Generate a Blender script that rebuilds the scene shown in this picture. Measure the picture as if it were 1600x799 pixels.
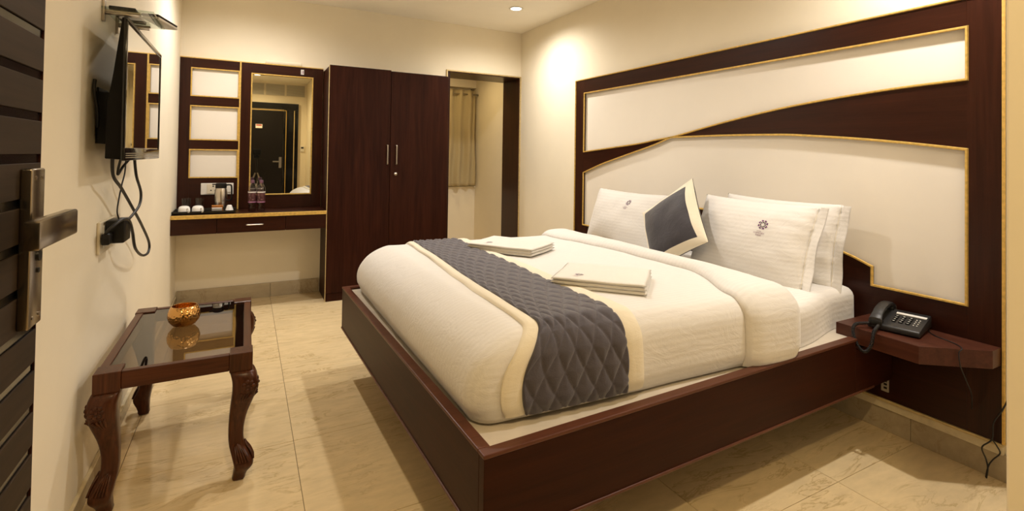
import bpy, bmesh, math, random
from mathutils import Vector, Matrix, noise
random.seed(7)
S = bpy.context.scene
for o in list(bpy.data.objects):
    bpy.data.objects.remove(o, do_unlink=True)
COL = S.collection

# ------------------------------------------------------------------ camera
CAM_H = 1.336
F_PX, YAW, PITCH, ROLL, CY = 781.15, .488, .0156, .015, 231.57
fw = Vector((math.sin(YAW)*math.cos(PITCH), math.cos(YAW)*math.cos(PITCH), math.sin(PITCH)))
r0 = Vector((math.cos(YAW), -math.sin(YAW), 0)); u0 = r0.cross(fw)
rt = r0*math.cos(ROLL)+u0*math.sin(ROLL); up = -r0*math.sin(ROLL)+u0*math.cos(ROLL)
cam = bpy.data.cameras.new('camera'); camo = bpy.data.objects.new('camera', cam); COL.objects.link(camo)
cam.sensor_width = 36; cam.lens = F_PX/1600*36; cam.shift_y = (CY-399.5)/1600; cam.clip_start = .03
camo.matrix_world = Matrix(((rt.x, up.x, -fw.x, 0), (rt.y, up.y, -fw.y, 0), (rt.z, up.z, -fw.z, CAM_H), (0, 0, 0, 1)))
S.camera = camo

# ------------------------------------------------------------------ world, exposure, lamps
W = bpy.data.worlds.new('world'); S.world = W; W.use_nodes = True
W.node_tree.nodes['Background'].inputs[0].default_value = (1, .85, .62, 1)
W.node_tree.nodes['Background'].inputs[1].default_value = .02
vs = S.view_settings
vs.view_transform = 'Standard'; vs.look = 'None'; vs.gamma = 1; vs.use_curve_mapping = False
vs.exposure = -0.68
# ceiling downlights: x, y, z, watts, colour
LAMPS = [(2.30, 4.29, 2.78, 38, (1, .94, .86)), (1.45, 2.85, 2.78, 31, (1, .945, .89)), (2.40, 1.02, 2.78, 37, (1, .945, .89)),
         (.05, 4.29, 2.78, 34, (1, .945, .90)), (.15, -.15, 2.78, 45, (1, .75, .40)), (2.25, 5.75, 2.62, 11, (1, .74, .36))]  # last entry is an added lamp that brightens the alcove

# ------------------------------------------------------------------ helpers
WL = {}
def tag(o, label=None, cat=None, group=None, kind=None):
    if label: o['label'] = label
    if cat: o['category'] = cat
    if group: o['group'] = group
    if kind: o['kind'] = kind
    return o
def thing(name, label, cat, loc, group=None):
    o = bpy.data.objects.new(name, None); COL.objects.link(o); o.location = loc
    o.empty_display_size = .05
    WL[o] = Vector(loc)
    return tag(o, label, cat, group)
def obj(name, bm, mat, parent=None, smooth=False, label=None, kind=None, org=None):
    """one mesh object from a bmesh in world coordinates"""
    if smooth is not False:
        for f in bm.faces: f.smooth = True
        if smooth is not True:
            a = math.radians(smooth)
            for e in bm.edges:
                if len(e.link_faces) == 2 and e.calc_face_angle(0) > a: e.smooth = False
    vs_ = [v.co for v in bm.verts]
    lo = Vector([min(v[i] for v in vs_) for i in range(3)]); hi = Vector([max(v[i] for v in vs_) for i in range(3)])
    c = Vector(((lo.x+hi.x)/2, (lo.y+hi.y)/2, lo.z)) if parent is None else (lo+hi)/2
    if org is not None: c = Vector(org)
    bm.transform(Matrix.Translation(-c))
    me = bpy.data.meshes.new(name); bm.to_mesh(me); bm.free()
    if mat: me.materials.append(mat)
    o = bpy.data.objects.new(name, me); COL.objects.link(o)
    WL[o] = c
    if parent is None: o.location = c
    else:
        o.parent = parent; o.location = c-WL[parent]
    if label: o['label'] = label
    if kind: o['kind'] = kind
    return o
def copy_tree(o, delta, parent=None):
    c = o.copy(); COL.objects.link(c)
    c.parent = parent
    if parent is None: c.location = o.location+Vector(delta)
    WL[c] = WL[o]+Vector(delta)
    for ch in o.children: copy_tree(ch, delta, c)
    return c
def NB(): return bmesh.new()
def box(bm, x0, x1, y0, y1, z0, z1, bev=0, seg=2):
    t = bmesh.new()
    bmesh.ops.create_cube(t, size=1)
    for v in t.verts: v.co = Vector((x0+(v.co.x+.5)*(x1-x0), y0+(v.co.y+.5)*(y1-y0), z0+(v.co.z+.5)*(z1-z0)))
    if bev: bmesh.ops.bevel(t, geom=t.edges[:], offset=bev, segments=seg, profile=.5, affect='EDGES')
    return merge(bm, t)
def merge(bm, t, M=None):
    if M is not None: t.transform(M)
    me = bpy.data.meshes.new('t'); t.to_mesh(me); t.free(); bm.from_mesh(me); bpy.data.meshes.remove(me)
    return bm
def mbox(*a, **k): return box(NB(), *a, **k)
def prism(bm, pts, axis, a0, a1, bev=0):
    """extrude a 2-D polygon along an axis: 'x' pts=(y,z), 'y' pts=(x,z), 'z' pts=(x,y)"""
    t = bmesh.new()
    def mk(p, a): return {'x': (a, p[0], p[1]), 'y': (p[0], a, p[1]), 'z': (p[0], p[1], a)}[axis]
    n = len(pts)
    A = [t.verts.new(mk(p, a0)) for p in pts]; B = [t.verts.new(mk(p, a1)) for p in pts]
    t.faces.new(A); t.faces.new(B[::-1])
    for i in range(n): t.faces.new((A[i], B[i], B[(i+1) % n], A[(i+1) % n]))
    bmesh.ops.recalc_face_normals(t, faces=t.faces[:])
    if bev: bmesh.ops.bevel(t, geom=t.edges[:], offset=bev, segments=2, profile=.5, affect='EDGES')
    bmesh.ops.triangulate(t, faces=[f for f in t.faces if len(f.verts) > 4])
    return merge(bm, t)
def frames(pts):
    T = []
    for i in range(len(pts)):
        a = pts[max(i-1, 0)]; b = pts[min(i+1, len(pts)-1)]
        d = b-a
        T.append(d.normalized() if d.length > 1e-9 else Vector((0, 0, 1)))
    n = T[0].orthogonal().normalized(); out = []
    for t in T:
        n = (n-t*n.dot(t))
        n = n.normalized() if n.length > 1e-6 else t.orthogonal().normalized()
        out.append((n, t.cross(n)))
    return out
def tube(bm, pts, r, n=8, cap=True, closed=False):
    pts = [Vector(p) for p in pts]; fr = frames(pts); R = []
    for i, (p, (a, b)) in enumerate(zip(pts, fr)):
        rr = r(i/(len(pts)-1)) if callable(r) else r
        R.append([bm.verts.new(p+(a*math.cos(2*math.pi*k/n)+b*math.sin(2*math.pi*k/n))*rr) for k in range(n)])
    for i in range(len(R)-1):
        for k in range(n): bm.faces.new((R[i][k], R[i][(k+1) % n], R[i+1][(k+1) % n], R[i+1][k]))
    if cap: bm.faces.new(R[0][::-1]); bm.faces.new(R[-1])
    return bm
def smoothpath(P, k=8):
    P = [Vector(p) for p in P]; out = []
    for i in range(len(P)-1):
        a = P[max(i-1, 0)]; b = P[i]; c = P[i+1]; d = P[min(i+2, len(P)-1)]
        for j in range(k):
            t = j/k
            out.append(.5*((2*b)+(c-a)*t+(2*a-5*b+4*c-d)*t*t+(3*b-a-3*c+d)*t**3))
    out.append(P[-1]); return out
def lathe(bm, prof, cx, cy, n=24, z0=0, cap=True):
    R = []
    for r, z in prof:
        R.append([bm.verts.new((cx+r*math.cos(2*math.pi*k/n), cy+r*math.sin(2*math.pi*k/n), z0+z)) for k in range(n)])
    for i in range(len(R)-1):
        for k in range(n): bm.faces.new((R[i][k], R[i][(k+1) % n], R[i+1][(k+1) % n], R[i+1][k]))
    if cap:
        if prof[0][0] > 1e-4: bm.faces.new(R[0][::-1])
        if prof[-1][0] > 1e-4: bm.faces.new(R[-1])
    bmesh.ops.remove_doubles(bm, verts=bm.verts[:], dist=1e-5)
    return bm
def disc(bm, c, nrm, r, h, n=20):
    c = Vector(c); nv = Vector(nrm).normalized()
    return tube(bm, [c, c+nv*h], r, n)
def ellipsoid(bm, c, rx, ry, rz, M=None, seg=10):
    t = bmesh.new(); bmesh.ops.create_uvsphere(t, u_segments=seg, v_segments=max(6, seg//2+1), radius=1)
    m = Matrix.Translation(Vector(c)) @ (M.to_4x4() if M else Matrix.Identity(4)) @ Matrix.Diagonal((rx, ry, rz, 1))
    return merge(bm, t, m)
def ribbon_strip(bm, pts, nrm, w, h, closed=False):
    """square moulding along a polyline that lies in a plane with unit normal nrm (towards the room)"""
    P = [Vector(p) for p in pts]; N = Vector(nrm).normalized(); n = len(P); R = []
    for i in range(n):
        if closed: a, b = P[i-1], P[(i+1) % n]
        else: a, b = P[max(i-1, 0)], P[min(i+1, n-1)]
        d1 = (P[i]-a); d2 = (b-P[i])
        d1 = d1.normalized() if d1.length > 1e-9 else d2.normalized()
        d2 = d2.normalized() if d2.length > 1e-9 else d1
        t = (d1+d2).normalized(); s = t.cross(N); k = 1/max(.35, s.dot(d1.cross(N)))
        s = s*k*w/2
        R.append([bm.verts.new(P[i]-s), bm.verts.new(P[i]-s*.55+N*h), bm.verts.new(P[i]+s*.55+N*h), bm.verts.new(P[i]+s)])
    m = n if closed else n-1
    for i in range(m):
        A, B = R[i], R[(i+1) % n]
        for k in range(3): bm.faces.new((A[k], A[k+1], B[k+1], B[k]))
        bm.faces.new((A[3], A[0], B[0], B[3]))
    if not closed: bm.faces.new(R[0]); bm.faces.new(R[-1][::-1])
    bmesh.ops.recalc_face_normals(bm, faces=bm.faces[:])
    return bm

# ------------------------------------------------------------------ materials
def newmat(name):
    m = bpy.data.materials.new(name); m.use_nodes = True
    nt = m.node_tree; return m, nt, nt.nodes['Principled BSDF']
def N(nt, t, **k):
    n = nt.nodes.new(t)
    for a, b in k.items(): setattr(n, a, b)
    return n
def ramp(nt, src, stops):
    r = N(nt, 'ShaderNodeValToRGB'); e = r.color_ramp.elements
    e[0].position, e[0].color = stops[0][0], (*stops[0][1], 1)
    e[1].position, e[1].color = stops[-1][0], (*stops[-1][1], 1)
    for p, c in stops[1:-1]:
        q = e.new(p); q.color = (*c, 1)
    nt.links.new(src, r.inputs[0]); return r
def coords(nt, scale=(1, 1, 1), rot=(0, 0, 0), rnd=0, kind='Object'):
    tc = N(nt, 'ShaderNodeTexCoord'); mp = N(nt, 'ShaderNodeMapping')
    mp.inputs['Scale'].default_value = scale; mp.inputs['Rotation'].default_value = rot
    src = tc.outputs[kind]
    if rnd:
        oi = N(nt, 'ShaderNodeObjectInfo'); mu = N(nt, 'ShaderNodeVectorMath', operation='SCALE'); cb = N(nt, 'ShaderNodeCombineXYZ')
        for i in range(3): nt.links.new(oi.outputs['Random'], cb.inputs[i])
        nt.links.new(cb.outputs[0], mu.inputs[0]); mu.inputs['Scale'].default_value = rnd
        ad = N(nt, 'ShaderNodeVectorMath', operation='ADD'); nt.links.new(src, ad.inputs[0]); nt.links.new(mu.outputs[0], ad.inputs[1])
        src = ad.outputs[0]
    nt.links.new(src, mp.inputs[0]); return mp.outputs[0]
def noisetex(nt, vec, scale, detail=4, rough=.55, dist=0):
    n = N(nt, 'ShaderNodeTexNoise'); n.inputs['Scale'].default_value = scale; n.inputs['Detail'].default_value = detail
    n.inputs['Roughness'].default_value = rough; n.inputs['Distortion'].default_value = dist
    nt.links.new(vec, n.inputs['Vector']); return n.outputs[0]
def bump(nt, b, h, strength=.2, dist=.01):
    n = N(nt, 'ShaderNodeBump'); n.inputs['Strength'].default_value = strength; n.inputs['Distance'].default_value = dist
    nt.links.new(h, n.inputs['Height']); nt.links.new(n.outputs[0], b.inputs['Normal']); return n
def plain(name, col, rough=.5, metal=0, spec=.5, coat=0, noise_amt=0, nscale=30, bmp=0):
    m, nt, b = newmat(name)
    b.inputs['Base Color'].default_value = (*col, 1); b.inputs['Roughness'].default_value = rough
    b.inputs['Metallic'].default_value = metal; b.inputs['Specular IOR Level'].default_value = spec
    b.inputs['Coat Weight'].default_value = coat
    v = coords(nt); n = noisetex(nt, v, nscale)
    if noise_amt:
        lo = tuple(c*(1-noise_amt) for c in col); hi = tuple(min(1, c*(1+noise_amt)) for c in col)
        r = ramp(nt, n, [(.3, lo), (.7, hi)]); nt.links.new(r.outputs[0], b.inputs['Base Color'])
    if bmp: bump(nt, b, n, bmp, .002)
    return m
def woodmat(name, axis, dark, lite, rough=.32, coat=.25, sc=1.0, spec=.2):
    m, nt, b = newmat(name)
    s = {'x': (.9, 14, 14), 'y': (14, .9, 14), 'z': (14, 14, .9)}[axis]
    v = coords(nt, tuple(q*sc for q in s), rnd=5)
    n1 = noisetex(nt, v, 2.2, 5, .6, .6)
    s2 = {'x': (2, 90, 90), 'y': (90, 2, 90), 'z': (90, 90, 2)}[axis]
    n2 = noisetex(nt, coords(nt, s2, rnd=5), 1.6, 3, .6)
    mx = N(nt, 'ShaderNodeMix', data_type='FLOAT'); mx.inputs[0].default_value = .35
    nt.links.new(n1, mx.inputs[2]); nt.links.new(n2, mx.inputs[3])
    mid = tuple((a+c)/2 for a, c in zip(dark, lite))
    r = ramp(nt, mx.outputs[0], [(.3, dark), (.52, mid), (.72, lite)])
    nt.links.new(r.outputs[0], b.inputs['Base Color'])
    b.inputs['Roughness'].default_value = rough; b.inputs['Specular IOR Level'].default_value = spec; b.inputs['Coat Weight'].default_value = coat*.35; b.inputs['Coat Roughness'].default_value = .25
    bump(nt, b, n2, .06, .002)
    return m
DK, LT = (.016, .0038, .0015), (.046, .0115, .0048)
WX, WY, WZ = (woodmat('wood_'+a, a, DK, LT) for a in 'xyz')
BLT = (.075, .025, .014)
BEDX, BEDY = (woodmat('bedwood_'+a, a, (.020, .0042, .0014), (.042, .0098, .0036), .42, .05, 1, .1) for a in 'xy')
EDGE = woodmat('edge_wood', 'x', (.075, .024, .012), (.13, .045, .024), .35)
CARVE = woodmat('carved_wood', 'z', (.026, .0078, .0030), (.115, .036, .013), .3, .3, 2)
CARVEX = woodmat('carved_wood_x', 'x', (.034, .0100, .0040), (.120, .038, .014), .3, .3, 1.5)
GOLD = plain('gold_paint', (.72, .47, .12), .38, .35, noise_amt=.18, nscale=60)
GOLD_P = plain('pale_gold', (.62, .47, .22), .45, .2, noise_amt=.15, nscale=50)
def wallmat(name, col, amt=.03, rough=.75):
    m, nt, b = newmat(name)
    n = noisetex(nt, coords(nt), 1.7, 5, .6)
    r = ramp(nt, n, [(.3, tuple(c*(1-amt) for c in col)), (.7, tuple(min(1, c*(1+amt)) for c in col))])
    nt.links.new(r.outputs[0], b.inputs['Base Color']); b.inputs['Roughness'].default_value = rough
    b.inputs['Specular IOR Level'].default_value = .3
    bump(nt, b, noisetex(nt, coords(nt), 60, 3), .05, .002); return m
WALL = wallmat('wall_paint', (.87, .785, .615))
CEIL = wallmat('ceiling_paint', (.93, .88, .77))
PANEL = wallmat('panel_cream', (.85, .785, .68), .02, .5)
def tilemat(name, base, vein, rough, sc=(1, 1, 1)):
    m, nt, b = newmat(name)
    v = coords(nt, sc, rnd=37)
    w = noisetex(nt, v, 2.0, 6, .62, 1.2)
    r = ramp(nt, w, [(.40, base), (.475, base), (.50, vein), (.525, base), (.6, tuple(c*.95 for c in base))])
    n2 = noisetex(nt, coords(nt, (3, 9, 9), rnd=11), 3, 5)
    r2 = ramp(nt, n2, [(.3, (.86, .86, .86)), (.7, (1, 1, 1))])
    mk = noisetex(nt, coords(nt, (1, 1, 1), rnd=23), 2.5, 3)
    r3 = ramp(nt, mk, [(.42, (0, 0, 0)), (.6, (1, 1, 1))])
    mx0 = N(nt, 'ShaderNodeMixRGB', blend_type='MIX'); mx0.inputs[1].default_value = (*base, 1)
    nt.links.new(r3.outputs[0], mx0.inputs[0]); nt.links.new(r.outputs[0], mx0.inputs[2])
    mx = N(nt, 'ShaderNodeMixRGB', blend_type='MULTIPLY'); mx.inputs[0].default_value = 1
    nt.links.new(mx0.outputs[0], mx.inputs[1]); nt.links.new(r2.outputs[0], mx.inputs[2])
    nt.links.new(mx.outputs[0], b.inputs['Base Color']); b.inputs['Roughness'].default_value = rough
    return m
TILE = tilemat('floor_tile', (.82, .64, .37), (.58, .42, .21), .10, (1.1, 5, 5))
SKIRT = tilemat('skirting_tile', (.50, .41, .27), (.40, .31, .19), .2, (2, 2, 2))
GROUT = plain('grout', (.20, .15, .09), .9)
CREAMTRIM = plain('cream_trim', (.70, .60, .40), .5, noise_amt=.08)
CHROME = plain('brushed_steel', (.52, .47, .40), .3, 1, noise_amt=.06, nscale=120)
STEEL = plain('kettle_steel', (.62, .57, .50), .25, 1)
BLACK = plain('black_plastic', (.008, .007, .006), .42, spec=.25)
BLACKG = plain('black_gloss', (.008, .008, .008), .12)
BLACKR = plain('black_rubber', (.010, .009, .009), .5)
GREYP = plain('phone_grey', (.022, .021, .021), .42)
WHITEP = plain('white_plastic', (.78, .74, .66), .35)
IVORY = plain('ivory_plastic', (.74, .66, .50), .4)
PORC = plain('white_porcelain', (.80, .78, .74), .15)
PAPER = plain('paper_white', (.80, .78, .73), .7)
LABELO = plain('orange_print', (.45, .17, .03), .6, noise_amt=.5, nscale=90)
PURPLE = plain('purple_thread', (.16, .02, .17), .7)
DPURPLE = plain('dark_thread', (.035, .008, .02), .7)
TEXTC = plain('thread_text', (.20, .07, .14), .7)
def mirrormat():
    m, nt, b = newmat('mirror_glass'); b.inputs['Base Color'].default_value = (.86, .88, .84, 1); b.inputs['Metallic'].default_value = 1
    b.inputs['Roughness'].default_value = .005; return m
MIRROR = mirrormat()
def screenmat():
    m, nt, b = newmat('tv_screen'); b.inputs['Base Color'].default_value = (.004, .004, .004, 1); b.inputs['Roughness'].default_value = .02
    b.inputs['IOR'].default_value = 2.0; b.inputs['Coat Weight'].default_value = 1; b.inputs['Coat Roughness'].default_value = .01; b.inputs['Coat IOR'].default_value = 2.2; return m
SCREEN = screenmat()
def sheer_glass(name, tint, ior, rough=.0):
    m, nt, b = newmat(name); nt.nodes.remove(b); out = nt.nodes['Material Output']
    tr = N(nt, 'ShaderNodeBsdfTransparent'); tr.inputs[0].default_value = (*tint, 1)
    gl = N(nt, 'ShaderNodeBsdfGlossy'); gl.inputs[0].default_value = (1, 1, 1, 1); gl.inputs['Roughness'].default_value = rough
    fr = N(nt, 'ShaderNodeFresnel'); fr.inputs[0].default_value = ior
    ge = N(nt, 'ShaderNodeNewGeometry'); iv = N(nt, 'ShaderNodeMath', operation='SUBTRACT'); iv.inputs[0].default_value = 1; nt.links.new(ge.outputs['Backfacing'], iv.inputs[1])
    mu = N(nt, 'ShaderNodeMath', operation='MULTIPLY'); nt.links.new(fr.outputs[0], mu.inputs[0]); nt.links.new(iv.outputs[0], mu.inputs[1])
    mx = N(nt, 'ShaderNodeMixShader'); nt.links.new(mu.outputs[0], mx.inputs[0]); nt.links.new(tr.outputs[0], mx.inputs[1]); nt.links.new(gl.outputs[0], mx.inputs[2])
    nt.links.new(mx.outputs[0], out.inputs[0]); return m
TGLASS = sheer_glass('table_glass', (.42, .355, .27), 1.55)
CGLASS = sheer_glass('clear_glass', (.88, .88, .87), 1.6)
PET = sheer_glass('bottle_plastic', (.80, .76, .78), 1.6)
SHGLASS = sheer_glass('shelf_glass', (.75, .80, .76), 1.5)
def clothmat(name, col, stripe=0, weave=.15, rough=.85, sheen=.25, stripe_w=.012, horiz=False):
    m, nt, b = newmat(name)
    b.inputs['Base Color'].default_value = (*col, 1); b.inputs['Roughness'].default_value = rough
    b.inputs['Sheen Weight'].default_value = sheen; b.inputs['Specular IOR Level'].default_value = .2
    tc = N(nt, 'ShaderNodeTexCoord'); sp = N(nt, 'ShaderNodeSeparateXYZ'); nt.links.new(tc.outputs['Object'], sp.inputs[0])
    h = noisetex(nt, coords(nt), 260, 2)
    big = noisetex(nt, coords(nt, (1.3, 2.2, 2.2)), 6, 5, .6, 1.6)
    a = N(nt, 'ShaderNodeMath', operation='MULTIPLY'); a.inputs[1].default_value = weave; nt.links.new(h, a.inputs[0])
    a2 = N(nt, 'ShaderNodeMath', operation='MULTIPLY_ADD'); a2.inputs[1].default_value = 2.2; nt.links.new(big, a2.inputs[0]); nt.links.new(a.outputs[0], a2.inputs[2])
    last = a2.outputs[0]
    if stripe:
        ge = N(nt, 'ShaderNodeNewGeometry'); sn = N(nt, 'ShaderNodeSeparateXYZ'); nt.links.new(ge.outputs['Normal'], sn.inputs[0])
        ab = N(nt, 'ShaderNodeMath', operation='ABSOLUTE'); nt.links.new(sn.outputs['Y'], ab.inputs[0])
        gt = N(nt, 'ShaderNodeMath', operation='GREATER_THAN'); gt.inputs[1].default_value = -1 if horiz else .75; nt.links.new(ab.outputs[0], gt.inputs[0])
        mi = N(nt, 'ShaderNodeMix', data_type='FLOAT'); nt.links.new(gt.outputs[0], mi.inputs[0]); nt.links.new(sp.outputs['Y'], mi.inputs[2]); nt.links.new(sp.outputs['Z'], mi.inputs[3])
        sc = N(nt, 'ShaderNodeMath', operation='MULTIPLY'); sc.inputs[1].default_value = math.pi/stripe_w; nt.links.new(mi.outputs[0], sc.inputs[0])
        si = N(nt, 'ShaderNodeMath', operation='SINE'); nt.links.new(sc.outputs[0], si.inputs[0])
        st = N(nt, 'ShaderNodeMath', operation='MULTIPLY_ADD'); st.inputs[1].default_value = stripe; nt.links.new(si.outputs[0], st.inputs[0]); nt.links.new(last, st.inputs[2])
        last = st.outputs[0]
        rr = N(nt, 'ShaderNodeMapRange'); rr.inputs[1].default_value = -.5; rr.inputs[2].default_value = .5; rr.inputs[3].default_value = .97; rr.inputs[4].default_value = 1.0
        nt.links.new(si.outputs[0], rr.inputs[0])
        mc = N(nt, 'ShaderNodeVectorMath', operation='SCALE'); mc.inputs[0].default_value = col; nt.links.new(rr.outputs[0], mc.inputs['Scale']); nt.links.new(mc.outputs[0], b.inputs['Base Color'])
    bump(nt, b, last, .35, .004)
    return m
SHEET = clothmat('striped_linen', (.75, .715, .665), .10)
FITTED = clothmat('fitted_sheet', (.76, .725, .675), .10)
PILLOWC = clothmat('pillow_linen', (.76, .725, .675), .10, horiz=True, stripe_w=.011)
TOWEL = clothmat('towel_terry', (.78, .74, .67), 0, .8, .95, .4)
BORDER = clothmat('cream_band', (.80, .72, .56), 0, .2)
QUILT = clothmat('quilted_slate', (.076, .066, .078), 0, .5, .6, .35)
CUSH = clothmat('slate_satin', (.046, .041, .047), 0, .4, .55, .3)
BOARD = plain('mattress_board', (.60, .53, .43), .7, noise_amt=.06, nscale=14)
CURT = clothmat('gold_satin', (.82, .69, .42), 0, .3, .35, .3)

# ------------------------------------------------------------------ the room
XL, XR, YB, H = -.52, 2.84, 5.155, 2.78
FY = -1.0                     # wall with the entrance door, behind the camera
def struct(name, bm, m, smooth=False):
    return tag(obj(name, bm, m, None, smooth), kind='structure')
floor = struct('floor', mbox(XL-.1, 3.0, FY-.1, 6.6, -.06, -.004), GROUT)
tile_mesh = None
for i in range(-2, 5):
    for j in range(-4, 8):
        x0, y0 = .22+.66*i, 1.21+.66*j
        x0, x1 = max(x0, XL), min(x0+.66, XR); y0, y1 = max(y0, FY), min(y0+.66, 6.45)
        if x1-x0 < .02 or y1-y0 < .02: continue
        if y0 > YB+.1 and x1 < 1.4: continue
        g = .0011
        obj('floor_tile', mbox(x0+g, x1-g, y0+g, y1-g, -.005, 0, .0006, 1), TILE, floor)
struct('ceiling', mbox(XL-.1, 3.0, FY-.1, YB+.1, H, H+.08), CEIL)
struct('wall_left', mbox(XL-.1, XL, FY-.1, YB+.1, 0, H), WALL)
struct('wall_right', mbox(XR, XR+.1, FY-.1, 6.6, 0, H), WALL)
b = mbox(XL, 1.93, YB, YB+.1, 0, H); box(b, 1.93, XR, YB, YB+.1, 2.265, H); struct('wall_back', b, WALL)
# front wall: pier at the right of the entrance passage, and the wall with the entrance door
b = NB(); prism(b, [(1.10, .345), (XR, .345), (XR, .245), (1.09, .245), (1.09, -1.0), (1.19, -1.0), (1.19, .245)][:3]+[(XR, .20), (1.20, .20), (1.20, FY), (1.10, FY)], 'z', 0, H, .004)
struct('wall_front', b, WALL)
struct('wall_entrance', mbox(XL, 1.10, FY-.1, FY, 0, H), WALL)
# alcove beyond the portal
ab = mbox(1.4, 1.5, YB+.1, 6.45, 0, 2.7); struct('wall_alcove_side', ab, WALL)
b = mbox(1.5, XR, 6.45, 6.6, 0, .90); box(b, 1.5, XR, 6.45, 6.6, 2.28, 2.7)
struct('wall_alcove_back', b, WALL)
struct('ceiling_alcove', mbox(1.4, XR, YB+.1, 6.6, 2.62, 2.70), CEIL)
wn = tag(thing('window_1', None, None, (2.2, 6.5, .9)), kind='structure')
b = NB(); box(b, 1.5, 2.80, 6.56, 6.60, .90, .96); box(b, 1.5, 2.80, 6.56, 6.60, 2.22, 2.28); box(b, 1.5, 1.56, 6.56, 6.60, .96, 2.22); box(b, 2.74, 2.80, 6.56, 6.60, .96, 2.22); box(b, 2.12, 2.18, 6.56, 6.60, .96, 2.22)
obj('window_frame', b, WHITEP, wn)
obj('pane', mbox(1.56, 2.12, 6.575, 6.582, .96, 2.22), CGLASS, wn); obj('pane', mbox(2.18, 2.74, 6.575, 6.582, .96, 2.22), CGLASS, wn)
obj('window_sill', mbox(1.5, XR, 6.43, 6.56, .885, .902, .003), WALL, wn)
# skirtings
def skirting(name, axis, segs, h, a0, a1, mat):
    root = tag(thing(name, None, None, (0, 0, 0)), kind='structure')
    for s0, s1 in segs:
        if axis == 'y': bm = mbox(a0, a1, s0+.001, s1-.001, 0, h, .002)
        else: bm = mbox(s0+.001, s1-.001, a0, a1, 0, h, .002)
        obj('skirting_tile', bm, mat, root)
    return root
ys = [.345, .565, 1.225, 1.885, 2.545, 3.205, 3.865, 4.525, YB]
skr = skirting('baseboard_right', 'y', list(zip(ys[:-1], ys[1:])), .112, XR-.014, XR, SKIRT)
skl = skirting('baseboard_left', 'y', list(zip([FY]+ys[1:-1], ys[1:])), .075, XL, XL+.010, SKIRT)
xs = [XL+.012, .22, .64]
skirting('baseboard_back', 'x', list(zip(xs[:-1], xs[1:])), .13, YB-.012, YB, SKIRT)
obj('skirting_cap', mbox(XL, XL+.014, FY, YB, .0755, .083, .002), CREAMTRIM, skl)
obj('skirting_cap', mbox(XR-.028, XR, .89, 3.98, .113, .158, .003), CREAMTRIM, skr)
# timber-lined portal to the alcove
pt = tag(thing('trim_1', None, None, (2.4, YB, 0)), kind='structure')
obj('portal_lining', mbox(2.815, XR, YB-.005, 5.56, 0, 2.245, .002), WZ, pt)
obj('portal_lining', mbox(1.93, 1.955, YB-.005, 5.56, 0, 2.245, .002), WZ, pt)
obj('portal_lining', mbox(1.93, XR, YB-.005, 5.56, 2.245, 2.268, .002), WX, pt)
b = NB(); ribbon_strip(b, [(1.915, YB-.006, 0), (1.915, YB-.006, 2.262), (2.832, YB-.006, 2.262), (2.832, YB-.006, 0)], (0, -1, 0), .018, .012)
obj('gold_trim', b, GOLD_P, pt)

# ------------------------------------------------------------------ downlights
def emit(name, col, s):
    m, nt, b = newmat(name); b.inputs['Emission Color'].default_value = (*col, 1); b.inputs['Emission Strength'].default_value = s
    b.inputs['Base Color'].default_value = (*col, 1); return m
GLOW = emit('lamp_glow', (1, .93, .78), 14)
LLAB = ['recessed ceiling downlight near the far right corner of the room', 'recessed ceiling downlight above the middle of the bed',
        'recessed ceiling downlight above the bedside shelf', 'recessed ceiling downlight above the dressing table', 'recessed ceiling downlight in the entrance passage behind the camera', 'added ceiling downlight that brightens the curtained alcove']
for (x, y, z, w, lc), lb in zip(LAMPS, LLAB):
    t = thing('ceiling_downlight', lb, 'light', (x, y, z), 'ceiling downlights')
    b = NB(); lathe(b, [(.052, 0), (.066, -.001), (.070, -.004), (.066, -.008), (.052, -.006), (.052, 0)], x, y, 32, z, cap=False)
    obj('trim_ring', b, WHITEP, t, True)
    b = NB(); lathe(b, [(.0505, -.0055), (.0505, -.001)], x, y, 32, z)
    obj('diffuser', b, GLOW, t)
    L = bpy.data.lights.new('lamp', 'SPOT'); L.energy = w*5.0; L.color = lc; L.spot_size = math.radians(165); L.spot_blend = 1.0; L.shadow_soft_size = .045
    lo = bpy.data.objects.new('lamp_light', L); COL.objects.link(lo); lo.parent = t; lo.location = (0, 0, -.02)

# ------------------------------------------------------------------ headboard wall panel
hb = thing('headboard_panel', 'tall dark wood headboard with cream insets and gold edging covering the bed wall', 'headboard', (2.81, 2.44, .165))
X0, X1 = 2.808, 2.836
up_low = [(1.008, 1.705), (1.338, 1.692), (1.802, 1.652), (2.238, 1.588), (2.62, 1.517), (2.755, 1.494), (2.92, 1.475), (3.086, 1.452), (3.405, 1.423), (3.845, 1.385)]
lo_top = [(1.008, 1.394), (1.227, 1.425), (1.487, 1.455), (1.801, 1.482), (1.962, 1.488), (2.15, 1.492), (2.392, 1.494), (2.755, 1.492), (2.942, 1.434), (3.239, 1.360), (3.578, 1.274), (3.845, 1.189)]
def cr2(P, k=5): return [(v.x, v.y) for v in smoothpath([(p[0], p[1], 0) for p in P], k)]
up_low_s = cr2(up_low)
iA = 7
lo_top_s = cr2(lo_top[:8])+cr2(lo_top[7:])[1:]
hump = [(1.384, .710), (1.384, .803)]+[(y, .803+.185*math.sin((y-1.384)/(3.455-1.384)*math.pi)**.85) for y in [1.384+(3.455-1.384)*i/24 for i in range(1, 24)]]+[(3.455, .803), (3.455, .700)]
obj('stile', prism(NB(), [(.89, .165), (1.008, .165), (1.008, 2.065), (.89, 2.065)], 'x', X0, X1), WZ, hb)
obj('stile', prism(NB(), [(3.845, .165), (3.98, .165), (3.98, 2.065), (3.845, 2.065)], 'x', X0, X1), WZ, hb)
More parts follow.
